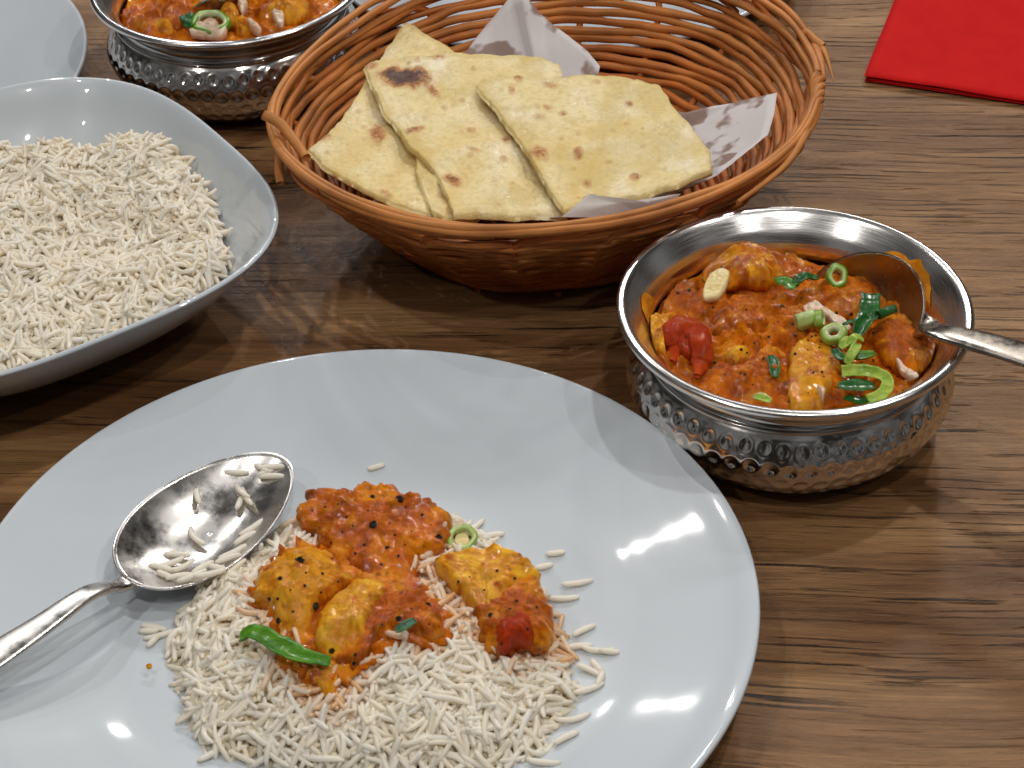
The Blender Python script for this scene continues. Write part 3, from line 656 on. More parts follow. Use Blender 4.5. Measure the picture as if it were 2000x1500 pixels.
tipP, neckP = at(556, 893, .0235), at(247, 1130, .0215)
_spo, SF = spoon(tipP, neckP, at(-160, 1375, .033), math.radians(8), 0, .0465, .0105, 'large worn steel spoon resting on the front plate with rice grains in it',
           hw0=.0036, hw1=.0085, mids=[at(170, 1160, .0285), at(60, 1235, .031)])
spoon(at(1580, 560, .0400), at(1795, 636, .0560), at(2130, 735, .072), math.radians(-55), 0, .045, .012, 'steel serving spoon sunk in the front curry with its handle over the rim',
      hw0=.0050, hw1=.0075, mids=[at(1845, 650, .0615), at(1960, 680, .066)], mat=M_shade_steel)
spoon(at(400, 20, .040), at(436, -20, .058), at(470, -150, .11), 0, 0, .03, .006, 'steel spoon in the back curry bowl, only its handle foot in view', hw0=.0035)

# ------------------------------------------------------------------ rice
def grains(P, yaw, pitch, roll, L, r, k, k2=None):
    """mesh arrays for many cooked grains: P centres; L length; r radius; k bend (radians over the length)"""
    n = len(P); ns, nc = 8, 6; t = np.linspace(-.5, .5, ns)
    prof_ = np.array([.62, .90, 1, 1.02, 1.03, 1.0, .92, .60])
    ang = k[:, None] * t[None]; R_ = L / np.where(np.abs(k) < 1e-3, 1e-3, k)
    x = R_[:, None] * np.sin(ang); y = R_[:, None] * (1 - np.cos(ang)); y -= y.mean(1)[:, None]
    zt = (k2 if k2 is not None else np.zeros(n))[:, None] * L[:, None] * t[None] ** 3 * 4
    a = np.linspace(0, 2 * np.pi, nc, endpoint=False)
    rr = r[:, None] * prof_[None]
    nx, ny = -np.sin(ang), np.cos(ang)
    V = np.zeros((n, ns, nc, 3))
    V[..., 0] = x[..., None] + nx[..., None] * rr[..., None] * np.cos(a); V[..., 1] = y[..., None] + ny[..., None] * rr[..., None] * np.cos(a)
    V[..., 2] = zt[..., None] + rr[..., None] * np.sin(a) * .9
    V = V.reshape(n, ns * nc, 3)
    tx = np.array([x[:, 0], y[:, 0], zt[:, 0]]).T; tx2 = np.array([x[:, -1], y[:, -1], zt[:, -1]]).T
    d0 = np.stack([np.cos(ang[:, 0]), np.sin(ang[:, 0]), np.zeros(n)], -1); d1 = np.stack([np.cos(ang[:, -1]), np.sin(ang[:, -1]), np.zeros(n)], -1)
    V = np.concatenate([V, (tx - d0 * (r * .35)[:, None])[:, None], (tx2 + d1 * (r * .35)[:, None])[:, None]], 1)
    def rot(ax, an):
        c, s = np.cos(an), np.sin(an); M = np.zeros((n, 3, 3)); i, j = [(1, 2), (2, 0), (0, 1)][ax]; q = ax
        M[:, q, q] = 1; M[:, i, i] = c; M[:, j, j] = c; M[:, i, j] = -s; M[:, j, i] = s; return M
    M = rot(2, yaw) @ rot(1, pitch) @ rot(0, roll)
    V = np.einsum('nij,nkj->nki', M, V) + P[:, None]
    f = gridF(ns, nc, False, True); base = ns * nc; i = np.arange(nc); j = (i + 1) % nc
    tri = np.concatenate([np.stack([np.full(nc, base), j, i, ], -1), np.stack([np.full(nc, base + 1), i + (ns - 1) * nc, j + (ns - 1) * nc], -1)])
    K = base + 2; off = (np.arange(n) * K)[:, None, None]
    Q = (f[None, :, ::-1] + off).reshape(-1, 4); T = (tri[None] + off).reshape(-1, 3)
    return V.reshape(-1, 3), Q, T, K
def grain_mesh(name, P, yaw, pitch, roll, L, r, k, k2=None, org=None, parent=None, tone=None, stain=None):
    V, Q, T, K = grains(P, yaw, pitch, roll, L, r, k, k2)
    if org is None: org = np.array([*P[:, :2].mean(0), P[:, 2].min()])
    me = bpy.data.meshes.new(name); me.vertices.add(len(V)); me.vertices.foreach_set('co', (V - org).ravel())
    loops = np.concatenate([Q.ravel(), T.ravel()]); me.loops.add(len(loops)); me.loops.foreach_set('vertex_index', loops.astype(np.int32))
    st = np.concatenate([np.arange(len(Q)) * 4, len(Q) * 4 + np.arange(len(T)) * 3]); me.polygons.add(len(st)); me.polygons.foreach_set('loop_start', st.astype(np.int32))
    me.polygons.foreach_set('use_smooth', np.ones(len(st), bool)); me.update(calc_edges=True)
    rnd_shade = rng.random(len(P)) if tone is None else tone
    a = me.attributes.new('rnd_shade', 'FLOAT', 'POINT'); a.data.foreach_set('value', np.repeat(rnd_shade, K))
    a = me.attributes.new('stain', 'FLOAT', 'POINT'); a.data.foreach_set('value', np.repeat(stain if stain is not None else np.zeros(len(P)), K))
    me.materials.append(M_rice); o = bpy.data.objects.new(name, me); col.objects.link(o); o.location = org; o['_o'] = tuple(org); return o
def inpoly(x, y, P):
    r = np.zeros(np.shape(x), bool); n = len(P)
    for i in range(n):
        (x1, y1), (x2, y2) = P[i], P[(i + 1) % n]
        c = ((y1 > y) != (y2 > y)) & (x < (x2 - x1) * (y - y1) / (y2 - y1 + 1e-15) + x1); r ^= c
    return r
def dpoly(x, y, P):
    d = np.full(np.shape(x), 9.); n = len(P)
    for i in range(n):
        a, b = np.array(P[i]), np.array(P[(i + 1) % n]); e = b - a; t = np.clip(((x - a[0]) * e[0] + (y - a[1]) * e[1]) / (e @ e), 0, 1)
        d = np.minimum(d, np.hypot(x - a[0] - t * e[0], y - a[1] - t * e[1]))
    return d
def heap(name, label, hf, inside, bbox, n, layers, base_off, seed, org, floor=None, stainf=None, drop=None, Lr=(.0085, .0180), rr=(.00100, .00126), tiltsd=.17):
    """grains laid over a height field hf(x, y), thickest on top, plus the packed rice below them"""
    g = np.random.default_rng(seed); PP, YW, PT, RO, TN = [], [], [], [], []
    for l in range(layers):
        x = g.uniform(bbox[0], bbox[1], n * 3); y = g.uniform(bbox[2], bbox[3], n * 3); ok = inside(x, y); x, y = x[ok], y[ok]
        m = len(x); e = .002; z = hf(x, y); gx = (hf(x + e, y) - hf(x - e, y)) / (2 * e); gy = (hf(x, y + e) - hf(x, y - e)) / (2 * e)
        yaw = g.uniform(0, 2 * np.pi, m); sl = gx * np.cos(yaw) + gy * np.sin(yaw)
        pit = -np.arctan(np.clip(sl, -1, 1)) + g.normal(0, tiltsd, m) * (1 if l else 1.1)
        d = base_off[l] + g.uniform(-.0007, .0007, m)
        z = z - d
        if floor is not None: keep = z > rb_wall(*(RB[:, None] + (np.stack([x, y]) - RB[:, None]) * 1.075)) + .0010; x, y, z, yaw, pit = x[keep], y[keep], z[keep], yaw[keep], pit[keep]; m = len(x)
        PP.append(np.stack([x, y, z], -1)); YW.append(yaw); PT.append(pit); RO.append(g.uniform(0, 6.28, m)); TN.append(np.clip(g.normal(.82 - .17 * l, .14, m), 0, 1))  # deeper layers get a yellower colour, painting in light bounced between grains
    P = np.concatenate(PP); YW, PT, RO, TN = (np.concatenate(a_) for a_ in (YW, PT, RO, TN))
    if drop is not None: kp = ~drop(P); P, YW, PT, RO, TN = P[kp], YW[kp], PT[kp], RO[kp], TN[kp]
    m = len(P)
    L = g.uniform(*Lr, m); sh = g.random(m) < .12; L[sh] *= .6
    o = grain_mesh(name, P, YW, PT, RO, L, g.uniform(*rr, m), g.normal(0, .95, m), g.normal(0, .12, m), org=org, tone=TN, stain=stainf(P) if stainf else None)
    print(name, m); return tag(o, label, 'rice', kind='stuff')

# heap on the plate
STN = [z6(P_, .022)[:, :2] for P_ in ([(425, 260), (480, 170), (740, 122), (1000, 180), (1145, 300), (1085, 420), (985, 480), (1070, 650), (1115, 760), (1060, 850), (870, 850), (700, 960), (585, 1110), (450, 1040), (340, 940), (370, 840), (225, 640), (290, 500), (400, 420), (560, 430), (520, 340)],
       [(1070, 485), (1330, 420), (1560, 520), (1628, 800), (1480, 880), (1400, 915), (1270, 810), (1210, 700)])]
def sauce_drop_(P):   # no loose grains on top of the sauce
    x, y = P[:, 0], P[:, 1]; o = STN[0]; return inpoly(x, y, o) & (dpoly(x, y, o) > .006) & (P[:, 2] > .0205)
def stain_plate(P):
    x, y = P[:, 0], P[:, 1]; r = np.zeros(len(x))
    for o in STN: d = dpoly(x, y, o) * np.where(inpoly(x, y, o), -1, 1); r = np.maximum(r, 1 - sstep(-.001, .0065, d + .004 * n2(x, y, 90, 2.2, 2)))
    return r * np.random.default_rng(5).uniform(.25, 1, len(x))
HP = ats([(392, 1110), (350, 1180), (322, 1260), (345, 1330), (352, 1400), (410, 1450), (500, 1478), (620, 1500), (760, 1508), (880, 1500), (980, 1492), (1060, 1462), (1085, 1405), (1130, 1350), (1108, 1270), (1095, 1190), (1040, 1120), (985, 1062), (935, 1020), (860, 990), (740, 975), (610, 985), (560, 1000), (520, 1040), (470, 1085)], .012)[:, :2]
def hz_plate(x, y):
    pz = plate_z(np.hypot(x - PC[0], y - PC[1])); d = dpoly(x, y, HP) * np.where(inpoly(x, y, HP), 1, -.3)
    return pz + .0012 + np.clip(.0165 * (1 - np.exp(-np.clip(d, 0, 1) / .017)), 0, 1) * (1 + .22 * n2(x, y, 42, 3.1, 3)) + .0016 * n2(x, y, 130, 7.7, 2) * np.clip(d / .01, 0, 1)
def in_plate(x, y): 
    g = np.random.default_rng(len(x)); d = dpoly(x, y, HP); return (inpoly(x, y, HP) & (g.random(len(x)) < .35 + d / .008)) 
bb = (HP[:, 0].min(), HP[:, 0].max(), HP[:, 1].min(), HP[:, 1].max())
heap('rice_heap', 'heap of loose white rice under the curry on the front plate', hz_plate, in_plate, bb, 470, 4, [.0004, .0018, .0034, .0052], 11, np.array([*HP.mean(0), .0065]), None, stain_plate, sauce_drop_)
gx, gy = np.meshgrid(np.linspace(bb[0], bb[1], 90), np.linspace(bb[2], bb[3], 90), indexing='ij')
def underlay(name, label, hf, dmask, gx, gy, drop, org):
    z = hf(gx, gy) - drop; ok = dmask(gx, gy); F = gridF(*gx.shape); keep = ok.ravel()[F].all(1); V = np.stack([gx, gy, z], -1).reshape(-1, 3)
    z2 = V.copy(); 
    o = mk(name, V, F[keep], M_rice, org=org, cols={'rnd_shade': np.full(len(V), .45)}); return tag(o, label, 'rice', kind='stuff')
underlay('packed_rice', 'packed rice inside the heap on the front plate', hz_plate, lambda x, y: inpoly(x, y, HP) & (dpoly(x, y, HP) > .005), gx, gy, .0034, np.array([*HP.mean(0), .0065]))

# heap in the square bowl
def rb_local(x, y):
    dx, dy = x - RB[0], y - RB[1]; c, s = math.cos(RBT), math.sin(RBT); X, Y = c * dx + s * dy, -s * dx + c * dy
    a = np.arctan2(Y, X); r = np.hypot(X, Y) / RBA; q = r / se_r(a, 2.9)
    for _ in range(6): q = r / se_r(a, 2.15 + (RBN - 2.15) * np.clip(q, 0, 1) ** 1.5)
    return q
def rb_wall(x, y):
    P = np.array(RBP_IN[2:][::-1]); return np.interp(rb_local(x, y), P[:, 0], P[:, 1], right=.2)
BP = ats([(-250, 300), (0, 268), (60, 285), (130, 262), (200, 275), (240, 245), (300, 252), (345, 268), (372, 285), (400, 310), (425, 345), (440, 395), (448, 440), (462, 482), (440, 520), (400, 560), (330, 600), (240, 655), (130, 700), (0, 740), (-250, 800)], .040)[:, :2]
dipc = at(215, 470, .036)[:2]; pk1 = at(285, 285, .046)[:2]; pk2 = at(60, 300, .044)[:2]
def hz_bowl(x, y):
    q = rb_local(x, y); h = .0395 + .004 * (1 - q)
    d2 = ((x - dipc[0]) / .026) ** 2 + ((y - dipc[1]) / .022) ** 2; h = h - .0125 * np.exp(-d2)
    h = h + .0060 * np.exp(-(((x - pk1[0]) / .020) ** 2 + ((y - pk1[1]) / .014) ** 2)) + .004 * np.exp(-(((x - pk2[0]) / .03) ** 2 + ((y - pk2[1]) / .016) ** 2))
    h = np.minimum(h, .0500)
    h = h + .0042 * n2(x, y, 48, 5.5, 3) + .0018 * n2(x, y, 150, 2.5, 2)
    de = dpoly(x, y, BP) * np.where(inpoly(x, y, BP), 1, -1)
    h = h - .010 * (1 - sstep(-.001, .012, de))
    return np.maximum(h, rb_wall(x, y) + .0020)
def in_bowl(x, y):
    g = np.random.default_rng(len(x) + 1); return inpoly(x, y, BP) & (x > -.325) & (rb_local(x, y) < .92)
bb = (-.325, BP[:, 0].max(), BP[:, 1].min(), BP[:, 1].max())
heap('rice_heap', 'mound of fluffy white rice with a scooped hollow in the square bowl', hz_bowl, in_bowl, bb, 1150, 4, [.0004, .0018, .0034, .0050], 12, np.array([*RB, .008]), rb_wall)
gx, gy = np.meshgrid(np.linspace(-.32, bb[1], 110), np.linspace(bb[2], bb[3], 110), indexing='ij')
underlay('packed_rice', 'packed rice below the loose grains in the square bowl', hz_bowl, lambda x, y: inpoly(x, y, BP) & (dpoly(x, y, BP) > .004) & (rb_local(x, y) < .86), gx, gy, .0034, np.array([*RB, .008]))

# single grains lying apart
gtempl = [grain_mesh('rice_grain', np.zeros((1, 3)), np.zeros(1), np.zeros(1), np.zeros(1), np.array([L_]), np.array([r_]), np.array([k_]), org=np.zeros(3), tone=np.array([.85]))
          for L_, r_, k_ in ((.0115, .00122, .5), (.0095, .00125, -.3), (.0068, .00125, .2), (.0125, .00115, 1.1))]
_used = set()
def lone(p, yaw, kind, label, group, pitch=0.):
    src = gtempl[kind]
    if kind in _used: o = src.copy(); col.objects.link(o)
    else: o = src; _used.add(kind)
    o.location = p; o.rotation_euler = (0, pitch, yaw); o['_o'] = tuple(float(v) for v in p); return tag(o, label, 'rice grain', group)
GL, GG = 'single white rice grain lying apart from the heap on the front plate', 'stray rice grains on the front plate'
for px, py, ang, k in [(1128, 1138, 8, 0), (1100, 1168, 0, 0), (1062, 1106, 15, 2), (1168, 1268, -8, 3), (1130, 1262, 6, 1), (1190, 1272, -12, 2), (1150, 1308, -35, 1), (1172, 1325, 70, 2), (1150, 1345, 20, 0), (1120, 1402, 12, 3), (1165, 1300, -60, 2),
                       (312, 1240, 20, 0), (300, 1225, -15, 1), (335, 1262, 80, 0), (290, 1232, 0, 2), (960, 1045, 10, 1), (948, 1060, -30, 2), (925, 1030, 45, 0), (1085, 1080, 5, 2), (1140, 1230, 30, 1), (415, 1470, 40, 0), (300, 1250, 60, 2), (735, 912, 20, 2), (1105, 1440, 30, 1), (1062, 1488, -10, 0)]:
    p = at(px, py, .012); pz = float(plate_z(np.hypot(p[0] - PC[0], p[1] - PC[1]))) + .0011; p = at(px, py, pz)
    lone(p, math.radians(ang), k, GL, GG)
GL2, GG2 = 'single white rice grain lying in the bowl of the spoon on the front plate', 'rice grains in the front spoon'
nk, SX, SY, SZ, SL = SF
for px, py, ang, k in [(386, 964, -80, 0), (456, 922, -8, 0), (530, 912, 5, 1), (520, 922, 30, 2), (530, 930, 0, 1), (510, 914, -40, 2), (470, 955, -60, 3), (480, 968, -65, 0), (467, 982, 80, 2), (382, 1048, -55, 3), (492, 1030, 45, 0), (478, 1050, 40, 1), (345, 1083, -5, 1), (330, 1100, 25, 0), (352, 1107, 30, 3), (315, 1108, -20, 1), (395, 1108, 40, 1), (410, 1120, 15, 0), (350, 1125, 10, 1), (445, 1090, 25, 1), (375, 1125, 30, 0), (322, 1122, -30, 2), (424, 1108, -20, 2), (455, 1078, 35, 0)]:
    z = .018
    for _ in range(12):
        p = at(px, py, z); u = (p - nk) @ SX / SL; v_ = (p - nk) @ SY / (.0465 / 2); r2 = ((u - .5) * 2) ** 2 + v_ ** 2
        q = nk + SX * (u * SL) + SY * ((p - nk) @ SY) - SZ * (.0105 * (1 - min(1, r2) ** 1.05)); z = q[2] + .0012
    lone(at(px, py, z), math.radians(ang), k, GL2, GG2)

# ------------------------------------------------------------------ curry on the front plate
ZP = .0245
S1 = blob('curry_portion', z6([(425, 260), (480, 200), (475, 165), (560, 145), (650, 160), (740, 122), (790, 138), (830, 128), (900, 155), (960, 185), (1000, 180), (1080, 225), (1145, 300), (1130, 360), (1085, 420), (985, 470), (975, 540), (1000, 600), (850, 600), (700, 540), (560, 440), (525, 420), (520, 340), (460, 310)], ZP - .003), 0, .0065, M_curry, 1.3, .004, rings=44, na=220)
tag(S1, 'flat spread of orange brown curry sauce at the back of the plated rice', 'curry', 'curry helpings on the front plate')
S5 = blob('curry_portion', z6([(215, 650), (232, 560), (290, 490), (390, 400), (500, 395), (700, 460), (960, 470), (1010, 590), (1100, 670), (1128, 790), (1075, 868), (880, 872), (740, 970), (620, 1030), (470, 1012), (330, 940), (345, 850), (285, 720)], ZP - .0016), 0, .0026, M_curry, 1.6, .0025, rings=40, na=220, yel=.1)
tag(S5, 'thin orange sauce film soaking into the rice between the plated chicken pieces', 'curry', 'curry helpings on the front plate')
S2 = blob('curry_portion', z6([(540, 900), (520, 820), (580, 700), (700, 570), (850, 520), (960, 520), (1000, 580), (1075, 640), (1070, 690), (1115, 760), (1090, 830), (1060, 850), (980, 830), (870, 840), (780, 900), (700, 970), (600, 960)], ZP - .002), 0, .0075, M_sauce2, 1.4, .005, rings=36, na=180)
tag(S2, 'lumpy red brown curry sauce in the middle of the plated rice', 'curry', 'curry helpings on the front plate')
S3 = blob('curry_portion', z6([(330, 925), (400, 900), (560, 930), (710, 950), (690, 990), (640, 1020), (600, 1105), (565, 1110), (520, 1065), (450, 1040), (440, 1000), (360, 980)], ZP - .004), 0, .0048, M_chick, 1.0, .004, yel=.12, rings=30, na=160)
tag(S3, 'pointed orange tongue of curry sauce nearest the camera on the rice', 'curry', 'curry helpings on the front plate')
S4 = blob('curry_portion', z6([(1250, 745), (1290, 700), (1380, 640), (1460, 580), (1540, 560), (1600, 680), (1628, 800), (1600, 860), (1530, 880), (1480, 870), (1400, 915), (1320, 880), (1275, 810)], ZP - .004), 0, .0080, M_sauce2, 1.6, .005, rings=32, na=160)
tag(S4, 'red tomato lumps in sauce at the right of the plated rice', 'curry', 'curry helpings on the front plate')
b = blob('chicken_piece', z6([(235, 640), (240, 560), (290, 500), (360, 470), (400, 420), (470, 415), (600, 430), (680, 470), (715, 520), (690, 575), (610, 640), (530, 700), (480, 800), (430, 855), (370, 840), (340, 760), (300, 690)], ZP), 0, .0120, M_chick, 1.2, .003, yel=.42, thick=.010, facet=5, flat=.6, rings=34, na=170)
tag(b, 'large yellow orange chicken piece at the left of the plated curry', 'chicken piece', G_CH)
b = blob('chicken_piece', z6([(515, 840), (540, 730), (620, 650), (700, 590), (830, 600), (855, 640), (800, 720), (760, 800), (740, 870), (640, 910), (560, 905)], ZP + .001), 0, .0105, M_chick, 1.1, .003, yel=.62, thick=.010, facet=4, flat=.6, rings=30, na=150)
tag(b, 'yellow chicken piece with a pale torn face in the middle of the plated curry', 'chicken piece', G_CH)
b = blob('chicken_piece', z6([(1070, 485), (1180, 445), (1330, 420), (1450, 450), (1560, 520), (1520, 550), (1440, 610), (1340, 730), (1290, 735), (1220, 660), (1150, 590)], ZP - .001), 0, .0085, M_chick, 1.0, .0025, yel=.85, thick=.010, facet=3, flat=.7, rings=30, na=150, tilt=(-.05, .05))
tag(b, 'flat kite shaped yellow chicken piece at the right of the plated rice', 'chicken piece', G_CH)
b = blob('chicken_piece', z6([(860, 760), (900, 700), (980, 680), (1060, 700), (1115, 770), (1080, 840), (960, 825), (880, 820)], ZP), 0, .007, M_sauce2, 1.3, .005, yel=.0, rings=24, na=120)
tag(b, 'round brown sauced lump at the right of the central plated curry', 'chicken piece', G_CH)
b = blob('chicken_piece', z6([(1350, 790), (1400, 740), (1470, 720), (1530, 760), (1520, 850), (1450, 850), (1380, 880)], ZP + .001), 0, .0055, M_tom, 1.2, .004, rings=22, na=110)
tag(b, 'shiny red tomato lump on the right helping of plated curry', 'tomato')
strip_pts = [(165, 825, ZP + .001), (235, 800, ZP + .004), (330, 850, ZP + .005), (430, 900, ZP + .005), (580, 942, ZP + .003)]
o = strip('green_pepper_strip', np.array([z6([(a, b_)], z)[0] for a, b_, z in strip_pts]), .0080, .0016, M_midgreen, cup=.25)
tag(o, 'long shiny green pepper strip on the left of the plated rice', 'green pepper')
tag(ring('spring_onion_slice', z6([(1195, 368)], .0195)[0], .0058, .0045, M_onion, (.1, -.25, 1), .62, k_in=.3, k_out=.55), 'lime green spring onion ring on the plate beside the curry', 'spring onion')
b = blob('spring_onion_core', z6([(1160, 372), (1170, 345), (1195, 335), (1220, 345), (1230, 372), (1215, 395), (1190, 402), (1168, 392)], .0195), 0, .0012, M_garlic, .1, .001, flat=.9)
tag(b, 'pale inner ring of the spring onion slice on the plate', 'spring onion')
tag(strip('spring_onion_leaf', np.array([z6([(a, b_)], z)[0] for a, b_, z in ((885, 790, ZP + .0085), (925, 770, ZP + .0092), (980, 738, ZP + .0085))]), .0042, .0005, M_leaf, cup=.3), 'small dark green leaf on the plated curry lump', 'spring onion')
from mathutils.bvhtree import BVHTree
def surf(objs):
    L = []
    for o in objs:
        vs = [Vector(o['_o']) + v.co for v in o.data.vertices]; L.append((o, BVHTree.FromPolygons(vs, [tuple(p.vertices) for p in o.data.polygons])))
    return L
def hit_at(L, px, py):
    d = Vector(ray(px, py)).normalized(); o0 = Vector((0, 0, CAMZ)); best = None
    for o, t in L:
        h = t.ray_cast(o0, d)
        if h[0] is not None and (best is None or h[3] < best[1][3]): best = (o, h)
    return (best[0], np.array(best[1][0])) if best else (None, None)
PLT = surf([o for o in col.objects if o.type == 'MESH' and o.name.split('.')[0] in ('curry_portion', 'chicken_piece') and o['_o'][1] < .60 and o['_o'][0] < .06])
NBT = surf([o for o in col.objects if o.type == 'MESH' and o.name.split('.')[0] in ('curry', 'chicken_piece') and o['_o'][1] < .72 and o['_o'][0] > .03])
def speck(px, py, r, L):
    o, c = hit_at(L, px, py)
    if o is None: return
    n, m = 6, 8; V = []; c = c - np.array([0, 0, r * .25])
    for i in range(n):
        for j in range(m):
            a, b_ = math.pi * (i + .5) / n, 2 * math.pi * j / m; q = 1 + .25 * math.sin(5 * a + px) * math.cos(3 * b_ + py)
            V.append(c + r * q * np.array([math.sin(a) * math.cos(b_), math.sin(a) * math.sin(b_), math.cos(a) * .8]))
    F = [f for f in gridF(n, m, False, True)] + [np.arange(m)[::-1], np.arange(m) + (n - 1) * m]
    mk('peppercorn' if r > .0009 else 'herb_fleck', np.array(V), F, M_speck, o)
for px, py, r in [(785, 295, .0019), (905, 175, .0017), (1085, 355, .0016), (780, 165, .0010), (850, 405, .0011), (740, 390, .0008), (885, 345, .0007), (660, 260, .0006), (560, 215, .0006), (935, 215, .0006), (500, 230, .0005), (620, 200, .0005), (700, 180, .0005), (1010, 250, .0006), (860, 290, .0005), (960, 330, .0006), (640, 330, .0006), (700, 430, .0007), (900, 440, .0006), (1050, 300, .0005), (820, 480, .0006), (760, 230, .0005), (930, 390, .0005), (690, 300, .0005), (590, 380, .0006),
                  (1035, 670, .0014), (695, 940, .0008), (590, 880, .0012), (900, 730, .0011), (960, 690, .0006), (820, 760, .0006), (1040, 760, .0006), (700, 900, .0006),
                  (440, 460, .0018), (512, 672, .0016), (350, 545, .0010), (545, 525, .0008), (465, 580, .0007), (345, 740, .0012), (590, 455, .0006), (470, 520, .0005), (620, 560, .0005), (540, 610, .0005), (300, 640, .0008), (400, 600, .0005), (340, 640, .0007), (410, 700, .0006),
                  (1230, 540, .0005), (1360, 510, .0006), (1440, 545, .0007), (1300, 600, .0005), (1180, 560, .0006), (1330, 715, .0010), (1420, 690, .0007), (1540, 680, .0008), (1500, 780, .0006), (1380, 850, .0006), (1450, 650, .0006)]:
    speck(400 + px / 2.381, 900 + py / 2.381, r, PLT)
gs = np.random.default_rng(9)
for k in range(95):
    px, py = gs.uniform(1265, 1830), gs.uniform(485, 790); speck(px, py, float(gs.uniform(.00035, .00085)), NBT)

p_ = at(291, 1300, .011); tag(blob('sauce_drop', np.array([p_ + np.array([.0011 * math.cos(a), .0011 * math.sin(a), 0]) for a in np.linspace(0, 6.28, 7)[:-1]]), 0, .0005, M_chick, .3, .0008, thick=.001, rings=8, na=24, yel=.6), 'tiny yellow sauce drop on the bare left part of the front plate', 'sauce drop')

# ------------------------------------------------------------------ wicker basket
BC = np.array([.0218, .7877]); BA, BB, BR = .1283, .1136, math.atan2(.53303621, .84609243)
def b_rim(th):
    c, s = np.cos(th - BR), np.sin(th - BR); r = 1 / np.sqrt((c / BA) ** 2 + (s / BB) ** 2); return r
_res_t = np.array([]) 
_rimpx = [(520, 270), (545, 170), (600, 110), (700, 40), (780, -10), (1480, -10), (1540, 40), (1590, 110), (1603, 190), (1570, 270), (1480, 340), (1300, 410), (1000, 452), (800, 435), (640, 370), (560, 310)]
_rp = ats(_rimpx, .07)[:, :2] - BC; _ra = np.arctan2(_rp[:, 1], _rp[:, 0]); _rr = np.hypot(_rp[:, 0], _rp[:, 1]) / b_rim(_ra)
_o = np.argsort(_ra); _ra, _rr = _ra[_o], _rr[_o]
def rim_r(th):
    t = (th + np.pi) % (2 * np.pi) - np.pi; a = np.concatenate([_ra - 2 * np.pi, _ra, _ra + 2 * np.pi]); v_ = np.tile(_rr, 3)
    tt = np.asarray(t)[..., None] + np.linspace(-.25, .25, 9); return np.interp(tt, a, v_).mean(-1) * b_rim(th)
BS = [(0, .55), (.004, .58), (.015, .665), (.030, .775), (.045, .872), (.058, .948), (.070, 1.0)]
def bpos(th, z, off=0.):
    s = np.interp(z, [a for a, _ in BS], [b_ for _, b_ in BS]); r = rim_r(th) * s + off
    r = r * np.where(np.abs(np.sin(th)) > 0, 1 - .09 * (1 - np.clip(z / .07, 0, 1)) * np.abs(np.sin(th)), 1)
    return np.stack([BC[0] + r * np.cos(th), BC[1] + r * np.sin(th), np.broadcast_to(z, np.shape(r))], -1)
BK = empty('wicker_basket', (*BC, 0)); tag(BK, 'oval orange brown wicker basket holding flatbread and paper', 'basket')
NS = 18; rows = 17; gr_ = np.random.default_rng(21)
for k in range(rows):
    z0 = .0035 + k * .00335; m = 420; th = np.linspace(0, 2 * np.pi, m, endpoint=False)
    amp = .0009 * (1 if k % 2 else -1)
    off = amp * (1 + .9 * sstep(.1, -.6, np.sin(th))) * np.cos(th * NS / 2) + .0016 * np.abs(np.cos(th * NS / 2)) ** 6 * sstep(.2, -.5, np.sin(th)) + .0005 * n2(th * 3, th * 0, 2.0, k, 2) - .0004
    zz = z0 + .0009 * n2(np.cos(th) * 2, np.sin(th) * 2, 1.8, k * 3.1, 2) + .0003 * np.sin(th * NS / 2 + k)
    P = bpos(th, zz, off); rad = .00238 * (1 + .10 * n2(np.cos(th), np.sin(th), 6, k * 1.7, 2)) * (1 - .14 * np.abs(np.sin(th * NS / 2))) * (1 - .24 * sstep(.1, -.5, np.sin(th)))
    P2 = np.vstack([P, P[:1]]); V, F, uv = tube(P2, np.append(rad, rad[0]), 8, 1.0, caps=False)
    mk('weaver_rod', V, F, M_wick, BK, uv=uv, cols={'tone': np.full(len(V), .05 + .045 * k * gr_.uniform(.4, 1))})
for k in range(NS):
    th = 2 * np.pi * k / NS + gr_.normal(0, .012); zz = np.linspace(.001, .0600, 18)
    lean = np.where(zz > .052, (zz - .052) * gr_.uniform(2, 9), 0); P = bpos(th + lean, zz + 0, .0020)
    nxt = bpos(th + lean[-1] + np.linspace(.04, .26, 6), np.linspace(.0625, .0675, 6), np.linspace(0, .001, 6)); P = np.vstack([P, nxt])
    V, F, uv = tube(P, .0017 * np.linspace(1.05, .9, len(P)), 8)
    mk('stake', V, F, M_wick, BK, uv=uv, cols={'tone': np.full(len(V), gr_.uniform(0, .5))})
def rimspread(th):  # the border opens up towards the back, tight at the front
    return .0017 + .0044 * sstep(-.2, .9, np.sin(th + .15)) 
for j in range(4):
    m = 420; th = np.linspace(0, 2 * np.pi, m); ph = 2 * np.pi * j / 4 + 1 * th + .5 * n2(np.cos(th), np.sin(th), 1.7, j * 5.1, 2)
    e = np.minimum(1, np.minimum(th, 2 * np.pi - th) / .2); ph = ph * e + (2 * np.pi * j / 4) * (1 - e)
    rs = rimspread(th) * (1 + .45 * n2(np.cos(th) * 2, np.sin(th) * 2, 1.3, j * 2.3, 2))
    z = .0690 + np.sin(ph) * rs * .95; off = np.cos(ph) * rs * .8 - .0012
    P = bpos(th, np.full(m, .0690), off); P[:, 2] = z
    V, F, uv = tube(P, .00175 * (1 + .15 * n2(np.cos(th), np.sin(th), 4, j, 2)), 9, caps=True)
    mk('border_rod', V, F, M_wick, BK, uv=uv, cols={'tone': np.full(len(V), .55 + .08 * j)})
th = np.linspace(0, 2 * np.pi, 300)
